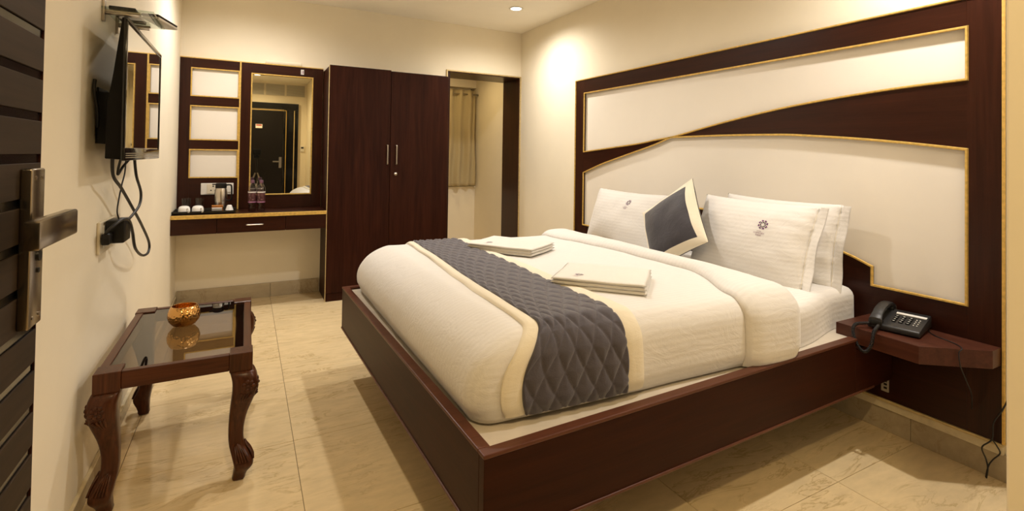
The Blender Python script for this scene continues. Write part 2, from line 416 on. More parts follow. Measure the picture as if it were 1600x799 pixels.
obj('top_rail', prism(NB(), [(1.0085, 1.938), (3.8445, 1.938), (3.8445, 2.065), (1.0085, 2.065)], 'x', X0, X1), WY, hb)
# sweeping band: right and left halves meet where the two curves touch
cut = 2.755
bu = [p for p in up_low_s if p[0] < cut-.01]+[(cut, 1.495)]; bl = [p for p in lo_top_s if p[0] < cut-.01]+[(cut, 1.491)]
obj('sweeping_band', prism(NB(), bl+bu[::-1], 'x', X0, X1), WY, hb)
bu = [(cut, 1.495)]+[p for p in up_low_s if p[0] > cut+.01]; bl = [(cut, 1.491)]+[p for p in lo_top_s if p[0] > cut+.01]
obj('sweeping_band', prism(NB(), bl+bu[::-1], 'x', X0, X1), WY, hb)
low = [(1.0085, .165), (3.8445, .165), (3.8445, .700)]+hump[::-1]+[(1.0085, .710)]
obj('lower_board', prism(NB(), low, 'x', X0, X1), WY, hb)
obj('cream_inset', prism(NB(), [(1.008, 1.938), (3.845, 1.938)]+up_low_s[::-1], 'x', X1-.010, XR-.001), PANEL, hb)
obj('cream_inset', prism(NB(), [(3.845, .70)]+lo_top_s[::-1]+[(1.008, .71)]+hump, 'x', X1-.010, XR-.001), PANEL, hb)
def gold(pts, closed, w=.013): obj('gold_trim', ribbon_strip(NB(), [(X0, p[0], p[1]) for p in pts], (-1, 0, 0), w, .008, closed), GOLD, hb)
gold([(1.008, 1.938), (3.845, 1.938)]+up_low_s[::-1], True)
gold(lo_top_s+[(3.845, .700), (3.455, .700)]+hump[::-1][1:]+[(1.008, .710)], True)
gold([(.886, .165), (.886, 2.069), (3.984, 2.069), (3.984, .165)], False, .012)
obj('gold_trim', mbox(X0-.008, X1, .886, 3.98, .152, .164, .002), GOLD_P, hb)
# ------------------------------------------------------------------ bedside shelf
sh = thing('bedside_shelf', 'brown wooden wall shelf with angled front beside the bed, carrying the telephone', 'shelf', (2.7, 1.15, .489))
poly = [(2.806, 1.394), (2.512, 1.394), (2.502, 1.055), (2.724, .893), (2.806, .893)]
SHELFW = woodmat('shelf_wood', 'y', (.048, .0145, .0080), (.105, .034, .019), .35)
obj('board', prism(NB(), poly, 'z', .489, .564, .002), SHELFW, sh)
# socket below
sk = thing('socket_plate', 'small grey socket plate low on the dark headboard under the bedside shelf', 'socket', (2.806, 1.322, .203))
obj('plate', mbox(2.800, 2.8075, 1.306, 1.338, .203, .27, .001), plain('aged_plate', (.42, .37, .28), .5), sk)
for z in (.222, .240, .256): obj('slot', mbox(2.7985, 2.8005, 1.312, 1.326, z-.005, z+.005), BLACK, sk)

# ------------------------------------------------------------------ telephone
ph = thing('telephone', 'black corded desk telephone on the bedside shelf', 'telephone', (2.70, 1.20, .5645))
PM = Matrix.Translation((2.68, 1.205, .5645)) @ Matrix.Rotation(math.radians(-75-4), 4, 'Z')
# local: +x to the user's right, +y away from the user
def plocal(bm): bm.transform(PM); return bm
b = NB(); prism(b, [(-.105, .006), (.105, .014), (.105, .060), (.095, .064), (-.100, .030), (-.105, .024)], 'x', -.095, .095, .003)
obj('base', plocal(b), GREYP, ph, 35)
def surf(y): return .0305+(y+.100)*.034/.195
b = NB()
for i in range(3):
    for j in range(4):
        x, y = -.012+.026*i, -.045+.020*j
        box(b, x-.008, x+.008, y-.006, y+.006, surf(y)-.002, surf(y)+.004, .001, 1)
obj('keypad', plocal(b), BLACK, ph)
b = NB()
for i in range(3):
    for j in range(4):
        x, y = -.012+.026*i, -.045+.020*j
        box(b, x-.0035, x+.0035, y-.0025, y+.0025, surf(y)+.0038, surf(y)+.0046)
for j in range(4):
    for k in range(2): box(b, .060+.012*k-.002, .060+.012*k+.003, -.045+.02*j-.002, -.045+.02*j+.002, surf(-.045+.02*j)-.001, surf(-.045+.02*j)+.002)
obj('key_print', plocal(b), PAPER, ph)
b = NB(); t = bmesh.new(); bmesh.ops.create_cube(t, size=1)
merge(b, t, Matrix.Translation((.033, .052, surf(.052)+.001)) @ Matrix.Rotation(math.atan(.034/.195), 4, 'X') @ Matrix.Diagonal((.112, .018, .003, 1)))
obj('name_strip', plocal(b), PAPER, ph)
b = NB()
P_ = [(-.064, -.112, .040), (-.064, -.090, .062), (-.064, -.055, .080), (-.064, 0, .090), (-.064, .055, .092), (-.064, .090, .086), (-.064, .112, .068)]
pth = smoothpath(P_, 5)
R_ = []
for i, p in enumerate(pth):
    t_ = i/(len(pth)-1); e = abs(2*t_-1); hw = .021+.006*max(0, e-.55)/.45; hh = .011+.010*max(0, (e-.6)/.4)
    ring = []
    for k in range(12):
        a = 2*math.pi*k/12; ca, sa = math.cos(a), math.sin(a)
        ring.append(b.verts.new((p.x+hw*math.copysign(abs(ca)**.6, ca), p.y, p.z-.004*e+hh*math.copysign(abs(sa)**.6, sa))))
    R_.append(ring)
for i in range(len(R_)-1):
    for k in range(12): b.faces.new((R_[i][k], R_[i][(k+1) % 12], R_[i+1][(k+1) % 12], R_[i+1][k]))
b.faces.new(R_[0][::-1]); b.faces.new(R_[-1])
bmesh.ops.recalc_face_normals(b, faces=b.faces[:])
hs = obj('handset', plocal(b), GREYP, ph, 40)
for bb in ((-.118, -.070, .018, .046), (.070, .108, .052, .078)): obj('earpiece', plocal(mbox(-.088, -.040, *bb, .008)), BLACK, hs, 40)
# coiled cord
cp = smoothpath([(2.575, 1.255, .590), (2.545, 1.280, .587), (2.515, 1.305, .580), (2.488, 1.305, .560), (2.480, 1.292, .520), (2.481, 1.270, .482), (2.482, 1.245, .480), (2.484, 1.225, .520), (2.493, 1.222, .568), (2.530, 1.228, .582), (2.565, 1.235, .588)], 40)
fr = frames(cp); hx = []; L_ = 0
for i, (p, (a, c)) in enumerate(zip(cp, fr)):
    if i: L_ += (p-cp[i-1]).length
    ph_ = L_/.0058*2*math.pi; rr = .0062
    hx.append(p+(a*math.cos(ph_)+c*math.sin(ph_))*rr)
obj('coiled_cord', tube(NB(), hx, .0021, 5), BLACKR, ph, True)
obj('line_cord', tube(NB(), smoothpath([(2.775, 1.13, .572), (2.75, 1.12, .5665), (2.71, 1.08, .5665), (2.69, 1.03, .5665), (2.665, .985, .5665), (2.625, .957, .566), (2.612, .962, .55), (2.612, .958, .50), (2.64, .95, .44), (2.72, .96, .36), (2.796, .985, .27)], 6), .0022, 6), BLACKR, ph, True)
# loose wire at the wall corner
w1 = thing('loose_wire', 'thin black loose wire hanging in front of the right end of the skirting', 'wire', (2.79, .92, .01))
obj('strand', tube(NB(), smoothpath([(2.79, .868, .36), (2.79, .885, .31), (2.79, .912, .246), (2.79, .917, .176), (2.78, .946, .13), (2.785, .935, .085), (2.785, .929, .05), (2.79, .935, .004)], 8), .0028, 6), BLACKR, w1, True)
obj('strand', tube(NB(), smoothpath([(2.79, .917, .176), (2.79, .902, .155), (2.79, .892, .13), (2.785, .912, .095), (2.785, .927, .06), (2.79, .937, .006)], 8), .0026, 6), BLACKR, w1, True)

# ------------------------------------------------------------------ bed
BR = .0265
def B(bm):
    bm.transform(Matrix.Translation((2.81, 2.2, 0)) @ Matrix.Rotation(BR, 4, 'Z') @ Matrix.Translation((-2.81, -2.2, 0))); return bm
bx0, bx1, by0, by1, bz0, bz1 = .558, 2.775, 1.290, 3.232, .276, .526
bed = thing('platform_bed', 'low dark wood platform bed frame carrying the white mattress', 'bed', (1.7, 2.2, 0))
T = .032
def rail(x0, x1, y0, y1, mat, z1=bz1): return obj('rail', B(mbox(x0, x1, y0, y1, bz0, z1-.012, .002)), mat, bed)
r1 = rail(bx0, 2.44, by0, by0+T, BEDX); r1.name = 'side_rail'
r1b = rail(2.44, bx1, by0, by0+T, BEDX, .49); r1b.name = 'side_rail'
r2 = rail(bx0, bx1, by1-T, by1, BEDX); r2.name = 'side_rail'
r3 = rail(bx0, bx0+T, by0+T, by1-T, BEDY); r3.name = 'foot_rail'
r4 = rail(bx1-T, bx1, by0+T, by1-T, BEDY, .48); r4.name = 'head_rail'
obj('edge_cap', B(mbox(bx0-.002, 2.45, by0-.002, by0+T+.004, bz1-.012, bz1, .003)), EDGE, r1)
obj('edge_cap', B(mbox(bx0-.002, bx1, by1-T-.004, by1+.002, bz1-.012, bz1, .003)), EDGE, r2)
obj('edge_cap', B(mbox(bx0-.002, bx0+T+.004, by0+T+.004, by1-T-.004, bz1-.012, bz1, .003)), EDGE, r3)
obj('edge_strip', B(mbox(bx0-.001, 2.60, by0-.004, by0+.004, bz0-.001, bz0+.009, .002)), EDGE, r1)
obj('edge_strip', B(mbox(bx0-.004, bx0+.004, by0-.004, by1, bz0-.001, bz0+.009, .002)), EDGE, r3)
obj('platform', B(mbox(bx0+T, bx1-T, by0+T, by1-T, .490, .510)), BOARD, bed)
obj('plinth', B(mbox(1.05, 2.5, 1.75, 2.85, 0, .490)), WX, bed)
for q, (x, y) in enumerate(((.80, .35), (1.6, .02))):
    pass
# soft goods on the bed: rounded block mapping
def wr(p, a=1.0):
    v = noise.noise(Vector((p.x*2.2, p.y*2.2, p.z*3+3)))*.006+noise.noise(Vector((p.x*5+7, p.y*6, p.z*6)))*.0035
    return v*a
class Block:
    def __init__(s, lo, hi, r, shear=None, wa=1.0): s.lo, s.hi, s.r, s.sh, s.wa = Vector(lo), Vector(hi), r, shear, wa
    def map(s, p, off=0):
        r = s.r
        q = Vector((min(max(p.x, s.lo.x+r), s.hi.x-r), min(max(p.y, s.lo.y+r), s.hi.y-r), min(p.z, s.hi.z-r)))
        d = p-q
        if d.length < 1e-6: d = Vector((0, 0, 1))
        d.normalize()
        o = q+d*(r+off+wr(q+d*r, s.wa))
        return s.sh(o) if s.sh else o
    def path(s, n_side, n_top, y0=None):
        """box-surface path across the bed: near side up, top, far side down -> list of (y, z, arclength)"""
        P = []; lo, hi = s.lo, s.hi; h = hi.z-lo.z; w = hi.y-lo.y
        for i in range(n_side): P.append((lo.y, lo.z+h*i/n_side, h*i/n_side))
        for i in range(n_top): P.append((lo.y+w*i/n_top, hi.z, h+w*i/n_top))
        for i in range(n_side+1): P.append((hi.y, hi.z-h*i/n_side, h+w+h*i/n_side))
        return P
def block_mesh(B_, nx, ny, nz, bottom=False, shell=0):
    bm = NB(); lo, hi = B_.lo, B_.hi
    def gridf(f, n, m):
        V = [[bm.verts.new(B_.map(f(i/n, j/m))) for j in range(m+1)] for i in range(n+1)]
        for i in range(n):
            for j in range(m): bm.faces.new((V[i][j], V[i+1][j], V[i+1][j+1], V[i][j+1]))
    L = lambda a, b_, t: a+(b_-a)*t
    gridf(lambda u, v: Vector((L(lo.x, hi.x, u), L(lo.y, hi.y, v), hi.z)), nx, ny)
    gridf(lambda u, v: Vector((L(lo.x, hi.x, u), lo.y, L(lo.z, hi.z, v))), nx, nz)
    gridf(lambda u, v: Vector((L(lo.x, hi.x, u), hi.y, L(lo.z, hi.z, v))), nx, nz)
    gridf(lambda u, v: Vector((lo.x, L(lo.y, hi.y, u), L(lo.z, hi.z, v))), ny, nz)
    if not shell: gridf(lambda u, v: Vector((hi.x, L(lo.y, hi.y, u), L(lo.z, hi.z, v))), ny, nz)
    if bottom:
        V = [[bm.verts.new(B_.map(Vector((L(lo.x, hi.x, i/nx), L(lo.y, hi.y, j/ny), lo.z)))) for j in (0, ny)] for i in range(nx+1)]
    bmesh.ops.remove_doubles(bm, verts=bm.verts[:], dist=1e-4)
    if bottom:
        bmesh.ops.holes_fill(bm, edges=[e for e in bm.edges if e.is_boundary])
    bmesh.ops.recalc_face_normals(bm, faces=bm.faces[:])
    if shell: bmesh.ops.solidify(bm, geom=bm.faces[:], thickness=shell); bmesh.ops.recalc_face_normals(bm, faces=bm.faces[:])
    return bm
def sst(a, b_, x):
    t = min(1, max(0, (x-a)/(b_-a))); return t*t*(3-2*t)
def msh(o):
    near = sst(3.0, 1.35, o.y)
    return Vector((o.x, o.y+near*(.085*sst(2.15, 2.62, o.x)+.085*(1-sst(.7, 2.0, o.x))), o.z))
MAT = Block((.80, 1.350, .512), (2.785, 3.06, .695), .055, msh, .8)
mattress = tag(obj('mattress', block_mesh(MAT, 90, 60, 8), FITTED, None, True), 'white mattress in a striped fitted sheet showing at the head of the bed', 'mattress')
def dsh(o):
    t = min(1, max(0, (o.z-.545)/.235)); w = 1-sst(.62, 1.05, o.x); wy = 1-sst(1.30, 1.62, o.y)
    tuck = max(0, 1-(o.z-.520)/.045)
    x = o.x+.125*t**1.7*w-.034*math.sin(math.pi*t)*w+.014*tuck*w
    y = o.y+.030*t**2*wy*(1-.6*sst(1.2, 2.0, o.x))+.016*tuck*wy
    return Vector((x, y+.056-.048*(o.x-.615), o.z))
DUV = Block((.606, 1.302, .520), (2.10, 3.085, .778), .075, dsh)
duvet = tag(obj('duvet', block_mesh(DUV, 110, 100, 16, shell=.03), SHEET, None, True), 'white striped duvet spread over the lower part of the bed', 'duvet')
# turned-down fold of the duvet
def band(Bk, fx0, fx1, off, nx, puff=None, th=.004, ns=26, nt=150, s0=0, s1=1e9, endround=0):
    """strip laid over the block between fx0(y) and fx1(y), with thickness"""
    bm = NB(); P = [p for p in Bk.path(ns, nt) if s0 <= p[2] <= s1]; T_ = []; U_ = []
    for y, z, s in P:
        a, c = fx0(y, z), fx1(y, z); row = []; rb = []
        for i in range(nx+1):
            u = i/nx; x = a+(c-a)*u
            o = off+(puff(x, s, u) if puff else 0)
            if endround: o -= endround*(max(0, 1-u*nx/4)**2+max(0, 1-(1-u)*nx/4)**2)
            row.append(bm.verts.new(Bk.map(Vector((x, y, z)), o))); rb.append(bm.verts.new(Bk.map(Vector((x, y, z)), off-th)))
        T_.append(row); U_.append(rb)
    m = len(P)
    for j in range(m-1):
        for i in range(nx):
            bm.faces.new((T_[j][i], T_[j][i+1], T_[j+1][i+1], T_[j+1][i])); bm.faces.new((U_[j][i], U_[j+1][i], U_[j+1][i+1], U_[j][i+1]))
        bm.faces.new((T_[j][0], T_[j+1][0], U_[j+1][0], U_[j][0])); bm.faces.new((T_[j][nx], U_[j][nx], U_[j+1][nx], T_[j+1][nx]))
    for i in range(nx):
        bm.faces.new((T_[0][i], U_[0][i], U_[0][i+1], T_[0][i+1])); bm.faces.new((T_[-1][i], T_[-1][i+1], U_[-1][i+1], U_[-1][i]))
    bmesh.ops.recalc_face_normals(bm, faces=bm.faces[:])
    return bm
def ffx0(y, z): return 1.745+.225*sst(1.30, 1.85, y)-.10*sst(2.2, 3.1, y)
def ffx1(y, z): return 2.055+.045*sst(1.30, 1.8, y)
obj('turned_down_fold', band(DUV, ffx0, ffx1, .032, 18, lambda x, s, u: .010*math.sin(math.pi*u), .031, endround=.022), SHEET, duvet, 60, 'white band of the duvet turned back towards the foot')

# ------------------------------------------------------------------ bed runner
def rl(y): return .772+.080*(y-1.3)
def rr_(y): return 1.160+.034*(y-1.3)
DX_, DS_ = .0722, .126
def quilt(x, s, u):
    yy = min(max(1.302+(s-.258), 1.302), 3.085)
    k = (u*(.39))/DX_; a = k+s/DS_; c = k-s/DS_
    g = min(abs(math.sin(math.pi*a)), abs(math.sin(math.pi*c)))
    return .0110*g**.45
run = thing('bed_runner', 'slate grey quilted bed runner with cream bands laid across the foot of the bed', 'bed runner', (1.0, 2.2, .52))
obj('quilted_panel', band(DUV, lambda y, z: rl(y), lambda y, z: rr_(y), .011, 84, quilt, .009, 50, 320, .012, 2.25), QUILT, run, True)
obj('cream_band', band(DUV, lambda y, z: rl(y)-.068, lambda y, z: rl(y)-.001, .015, 10, None, .014, 30, 150, .012, 2.25, .005), BORDER, run, 60)
obj('cream_band', band(DUV, lambda y, z: rr_(y)+.001, lambda y, z: rr_(y)+.072, .015, 10, None, .014, 30, 150, .012, 2.25, .005), BORDER, run, 60)

# ------------------------------------------------------------------ pillows
class Pillow:
    def __init__(s, c, u, v, w, h, t, flange=0, seed=0, pin=.05):
        s.c = Vector(c); s.u = Vector(u).normalized(); v = Vector(v); s.v = (v-s.u*v.dot(s.u)).normalized(); s.n = s.u.cross(s.v)
        s.w, s.h, s.t, s.fl, s.seed, s.pin = w, h, t, flange, seed, pin
    def z(s, a, b_):
        aa = min(1, abs(a)); bb = min(1, abs(b_))
        return s.t*(max(0, 1-aa**2.6)**.62)*(max(0, 1-bb**2.4)**.62)
    def pt(s, a, b_, side, off=0):
        x = s.w/2*a*(1-s.pin*.7*math.cos(min(1, abs(b_))*math.pi/2)); y = s.h/2*b_*(1-s.pin*math.cos(min(1, abs(a))*math.pi/2))
        z = s.z(a, b_)
        edge = max(abs(a), abs(b_))
        q = Vector((x*9+s.seed*3.1, y*9, side*2+s.seed))
        z += noise.noise(q)*.008*min(1, z/.02)+noise.noise(Vector((x*5+s.seed, y*26, side)))*.006*sst(.35, .95, a if s.fl else 0)
        if a > 1:
            y += .004*math.sin(b_*9+s.seed); z = .0035
            return s.c+s.u*x+s.v*y+s.n*(side*z+.0045*math.sin(b_*6+s.seed)*(a-1)/.12+off)
        return s.c+s.u*x+s.v*y+s.n*(side*(z+.002)+side*off)
def pillow_mesh(P, n=44, m=34, sel=None, sides=(1, -1)):
    bm = NB(); A = [math.sin((i/n-.5)*math.pi)*.5+(2*i/n-1)*.5 for i in range(n+1)]; Bv = [math.sin((j/m-.5)*math.pi)*.5+(2*j/m-1)*.5 for j in range(m+1)]
    if P.fl: A = A+[1+P.fl/(P.w/2)*k/3 for k in (1, 2, 3)]
    for side in sides:
        V = [[bm.verts.new(P.pt(a, b_, side)) for b_ in Bv] for a in A]
        for i in range(len(A)-1):
            for j in range(m):
                if sel and not sel((A[i]+A[i+1])/2, (Bv[j]+Bv[j+1])/2): continue
                bm.faces.new((V[i][j], V[i+1][j], V[i+1][j+1], V[i][j+1]) if side > 0 else (V[i][j], V[i][j+1], V[i+1][j+1], V[i+1][j]))
    bmesh.ops.delete(bm, geom=[v for v in bm.verts if not v.link_faces], context='VERTS')
    bmesh.ops.remove_doubles(bm, verts=bm.verts[:], dist=.0046)
    return bm
_tx = {}
def text_polys(s):
    if s not in _tx:
        c = bpy.data.curves.new('txt', 'FONT'); c.body = s; c.align_x = 'CENTER'; c.size = 1; c.resolution_u = 2
        o = bpy.data.objects.new('txt', c); COL.objects.link(o); dg = bpy.context.evaluated_depsgraph_get()
        me = bpy.data.meshes.new_from_object(o.evaluated_get(dg))
        _tx[s] = ([v.co.copy() for v in me.vertices], [tuple(p.vertices) for p in me.polygons])
        bpy.data.objects.remove(o); bpy.data.curves.remove(c); bpy.data.meshes.remove(me)
    return _tx[s]
def logo(fn, root, sc, name='embroidered'):
    """flower emblem and two lines of lettering; fn maps local (x, y) metres to a surface point"""
    b1, b2 = NB(), NB()
    for k in range(8):
        for ring, (r0_, r1_, wd, bm, da) in enumerate(((.26, .62, .15, b1, 0), (.55, 1.0, .15, b2, 22.5), (.60, .95, .10, b1, 8))):
            a = math.radians(45*k+da); d = Vector((math.cos(a), math.sin(a))); p = Vector((-d.y, d.x))
            pts = [d*r0_, d*((r0_+r1_)/2)+p*wd, d*r1_, d*((r0_+r1_)/2)-p*wd]
            bm.faces.new([bm.verts.new(fn(q.x*sc, q.y*sc)) for q in pts])
    obj(name+'_flower', b1, DPURPLE, root); obj(name+'_petals', b2, PURPLE, root)
    b = NB()
    for line, y, s in (('HOTEL', -1.42, .26), ('COMFORT', -1.82, .42), ('PARK', -2.22, .42)):
        vs_, fs = text_polys(line); V = [b.verts.new(fn((v.x*s-.35)*sc, (v.y*s+y)*sc)) for v in vs_]
        for f in fs:
            try: b.faces.new([V[i] for i in f])
            except ValueError: pass
    obj(name+'_lettering', b, TEXTC, root)
def make_pillow(P, label, lg=None):
    base = P.c-Vector((0, 0, P.h/2))
    t = thing('pillow', label, 'pillow', base, 'white pillows at the headboard')
    if P.fl:
        obj('pillowcase', pillow_mesh(P), PILLOWC, t, True)
    else: obj('pillowcase', pillow_mesh(P), PILLOWC, t, True)
    if P.fl:
        for a in (.985,):
            obj('hem_stitch', tube(NB(), [P.pt(1+P.fl/(P.w/2)*.08, -1+2*i/30, 1, .002) for i in range(31)], .0012, 5), BORDER, t, True)
    if lg:
        a0, b0, sc = lg
        def fn(x, y): return P.pt(a0+x/(P.w/2), b0+y/(P.h/2), 1, .0012)
        logo(fn, t, sc)
    return t
dn = Vector((0, -1, 0))
make_pillow(Pillow((2.500, 1.865, .893), (.0, -1, -.018), (.34, .02, 1), .70, .45, .098, .05, 1), 'front white pillow with purple flower emblem nearer the telephone', (.40, .34, .030))
make_pillow(Pillow((2.690, 1.838, .896), (-.02, -1, -.012), (.18, .0, 1), .70, .44, .075, .05, 2), 'plain white pillow tucked behind the emblem pillow nearer the telephone')
make_pillow(Pillow((2.60, 3.020, .868), (.02, -1, -.01), (.34, .0, 1), .77, .43, .10, .0, 3), 'white pillow with flower emblem beside the grey cushion, farther from the telephone', (.26, .52, .026))
# ------------------------------------------------------------------ cushion
tp, rg, bt, lf = Vector((2.43, 2.245, 1.156)), Vector((2.31, 1.998, .886)), Vector((2.27, 2.262, .722)), Vector((2.37, 2.606, .898))
cc = (tp+rg+bt+lf)/4; cu = (rg-lf)+(tp-bt)*.0
eu = ((rg+bt)-(tp+lf)); ev = ((tp+rg)-(lf+bt))
PC = Pillow(cc, ev, -eu, .455, .455, .080, 0, 5, .07)
# make the cushion's front face the camera
if PC.n.x > 0: PC = Pillow(cc, -eu*-1, ev*-1*-1, .455, .455, .080, 0, 5, .07)
if PC.n.x > 0: PC = Pillow(cc, ev, eu, .455, .455, .080, 0, 5, .07)
cu_ = thing('throw_cushion', 'slate grey throw cushion with cream border leaning between the white pillows', 'cushion', (cc.x, cc.y, .72))
front_in = lambda a, b_: abs(a) < .80 and abs(b_) < .80
obj('centre_panel', pillow_mesh(PC, 50, 50, front_in, (1,)), CUSH, cu_, True)
obj('cream_border', pillow_mesh(PC, 50, 50, lambda a, b_: not front_in(a, b_), (1,)), BORDER, cu_, True)
obj('back_panel', pillow_mesh(PC, 40, 40, None, (-1,)), CUSH, cu_, True)

# ------------------------------------------------------------------ folded towels
def towel(c, ang, lx, ly, label, zbase, seed):
    t = thing('folded_towel', label, 'towel', (c[0], c[1], zbase), 'folded towels on the duvet')
    M = Matrix.Translation((c[0], c[1], zbase)) @ Matrix.Rotation(ang, 4, 'Z')
    def layer(z0, z1, sx, sy, nm):
        bm = NB(); r = (z1-z0)/2; nx, ny = 26, 20; V = {}
        for side in (1, -1):
            for i in range(nx+1):
                for j in range(ny+1):
                    a, b_ = -1+2*i/nx, -1+2*j/ny
                    e = 1-(max(abs(a), abs(b_)))**14
                    x, y = a*sx/2, b_*sy/2
                    w_ = noise.noise(Vector((x*7+seed, y*7, z0*20)))*.004
                    V[side, i, j] = bm.verts.new((x+noise.noise(Vector((y*9, seed, z0*9)))*.004, y+noise.noise(Vector((x*8, seed+4, z0*9)))*.005, (z0+z1)/2+side*r*e**.5+w_))
            for i in range(nx):
                for j in range(ny):
                    q = [V[side, i, j], V[side, i+1, j], V[side, i+1, j+1], V[side, i, j+1]]
                    bm.faces.new(q if side > 0 else q[::-1])
        bmesh.ops.remove_doubles(bm, verts=bm.verts[:], dist=.0006)
        bm.transform(M); return obj(nm, bm, TOWEL, t, True)
    layer(-.004, .016, lx, ly, 'folded_layer'); layer(.012, .032, lx*.99, ly*.99, 'folded_layer')
    layer(.028, .044, lx*.985, ly*.98, 'folded_layer')
    def fn(x, y):
        return M @ Vector((-lx*.22+x*1.0, -ly*.26+y*.9, .0455+noise.noise(Vector(((-lx*.22+x)*7+seed, (-ly*.26+y)*7, .028*20)))*.004))
    logo(fn, t, .020)
    return t
towel((1.395, 2.625), math.radians(-57), .44, .31, 'folded white towel on the duvet nearer the wardrobe', .783, 1.3)
towel((1.405, 1.77), math.radians(-47), .40, .34, 'folded white towel on the duvet nearer the bedside shelf', .783, 5.2)

# ------------------------------------------------------------------ wardrobe
wd = thing('wardrobe', 'tall dark wood two-door wardrobe between the dressing table and the doorway', 'wardrobe', (1.21, 4.95, 0))
WZ2 = woodmat('wardrobe_wood', 'z', (.014, .0030, .0011), (.046, .0120, .0052), .45, .05, .8, .1)
obj('body', mbox(.648, 1.783, 4.765, YB-.002, .0, 2.13, .002), WZ2, wd)
d1 = obj('door', mbox(.649, 1.205, 4.744, 4.764, .075, 2.135, .002), WZ2, wd)
d2 = obj('door', mbox(1.208, 1.782, 4.742, 4.762, .075, 2.122, .002), WZ2, wd)
obj('plinth', mbox(.655, 1.776, 4.752, 4.764, 0, .072, .001), WZ2, wd)
obj('gold_edge', mbox(.6435, .6485, 4.742, 4.752, 0, 2.132, .001), GOLD_P, wd)
for x, dd in ((1.177, d1), (1.263, d2)):
    b = NB(); tube(b, smoothpath([(x, 4.744, 1.24), (x, 4.722, 1.242), (x, 4.716, 1.26), (x, 4.716, 1.40), (x, 4.722, 1.418), (x, 4.744, 1.42)], 5), .0062, 8)
    obj('handle', b, CHROME, dd, True)
b = NB(); disc(b, (1.262, 4.743, 1.147), (0, -1, 0), .014, .008); disc(b, (1.262, 4.735, 1.147), (0, -1, 0), .010, .003)
kl = obj('lock', b, CHROME, d2, 30)

# ------------------------------------------------------------------ dressing unit
dp = thing('mirror_unit', 'dark wood wall unit with three cream insets and a tall gold-edged mirror', 'mirror unit', (.06, 5.14, .82))
y0, y1 = 5.122, YB-.001
N3 = [(2.060, 1.818), (1.730, 1.437), (1.349, 1.107)]
obj('stile', mbox(-.518, -.434, y0, y1, .822, 2.145), WZ, dp)
obj('stile', mbox(-.068, .030, y0, y1, .822, 2.145), WZ, dp)
obj('stile', mbox(.548, .641, y0, y1, .822, 2.145), WZ, dp)
for za, zb in ((2.060, 2.145), (1.730, 1.818), (1.349, 1.437), (.822, 1.107)): obj('rail', mbox(-.4335, -.0685, y0, y1, za, zb), WX, dp)
for za, zb in ((2.052, 2.145), (.822, .948)): obj('rail', mbox(.0305, .5475, y0, y1, za, zb), WX, dp)
for zt, zb in N3:
    obj('cream_inset', mbox(-.434, -.068, y1-.012, y1, zb, zt), PANEL, dp)
    obj('gold_trim', ribbon_strip(NB(), [(-.434, y0, zb), (-.434, y0, zt), (-.072, y0, zt), (-.072, y0, zb)], (0, -1, 0), .012, .006, True), GOLD, dp)
obj('gold_trim', mbox(-.067, -.055, y0-.006, y0+.001, .822, 2.147, .001), GOLD, dp)
obj('gold_trim', mbox(-.52, .641, y0-.004, y1, 2.145, 2.153, .001), GOLD, dp)
obj('mirror', mbox(.030, .548, y1-.020, y1-.015, .948, 2.052), MIRROR, dp)
obj('gold_trim', ribbon_strip(NB(), [(.030, y0, .948), (.030, y0, 2.052), (.548, y0, 2.052), (.548, y0, .948)], (0, -1, 0), .012, .006, True), GOLD, dp)
st = tag(obj('sticker', mbox(.440, .467, y0-.0015, y0-.0002, 2.078, 2.124), PAPER), 'small white paper label stuck above the mirror', 'sticker')
b = NB()
for i in range(4): box(b, .444, .452, y0-.0020, y0-.0012, 2.084+.009*i, 2.088+.009*i)
box(b, .456, .463, y0-.0020, y0-.0012, 2.084, 2.115)
obj('print', b, TEXTC, st)
tb = thing('tube_light', 'slim cream strip light lying along the top edge above the mirror', 'strip light', (.29, 5.14, 2.153))
obj('housing', mbox(.135, .45, 5.118, YB-.001, 2.154, 2.164, .002), CREAMTRIM, tb); obj('cover', mbox(.14, .445, 5.120, YB-.001, 2.164, 2.186, .006), WALL, tb)

dk = thing('dressing_desk', 'wall-mounted dark wood dressing desk with one drawer and gold front edge', 'desk', (.06, 4.93, .655))
obj('top', mbox(XL+.001, .643, 4.745, YB-.001, .792, .820, .001), WX, dk)
obj('gold_edge', mbox(XL+.001, .643, 4.733, 4.746, .790, .821, .003), GOLD, dk)
obj('carcass', mbox(XL+.001, .643, 4.765, YB-.001, .664, .792), WX, dk)
obj('front_panel', mbox(XL+.001, -.204, 4.745, 4.765, .664, .790, .001), WX, dk)
dr = obj('drawer', mbox(-.200, .309, 4.745, 4.765, .664, .790, .001), WX, dk)
obj('front_panel', mbox(.313, .643, 4.745, 4.765, .664, .790, .001), WX, dk)
obj('handle', tube(NB(), smoothpath([(.012, 4.746, .726), (.014, 4.728, .726), (.025, 4.722, .726), (.124, 4.722, .726), (.135, 4.728, .726), (.137, 4.746, .726)], 5), .0055, 8), CHROME, dr, True)

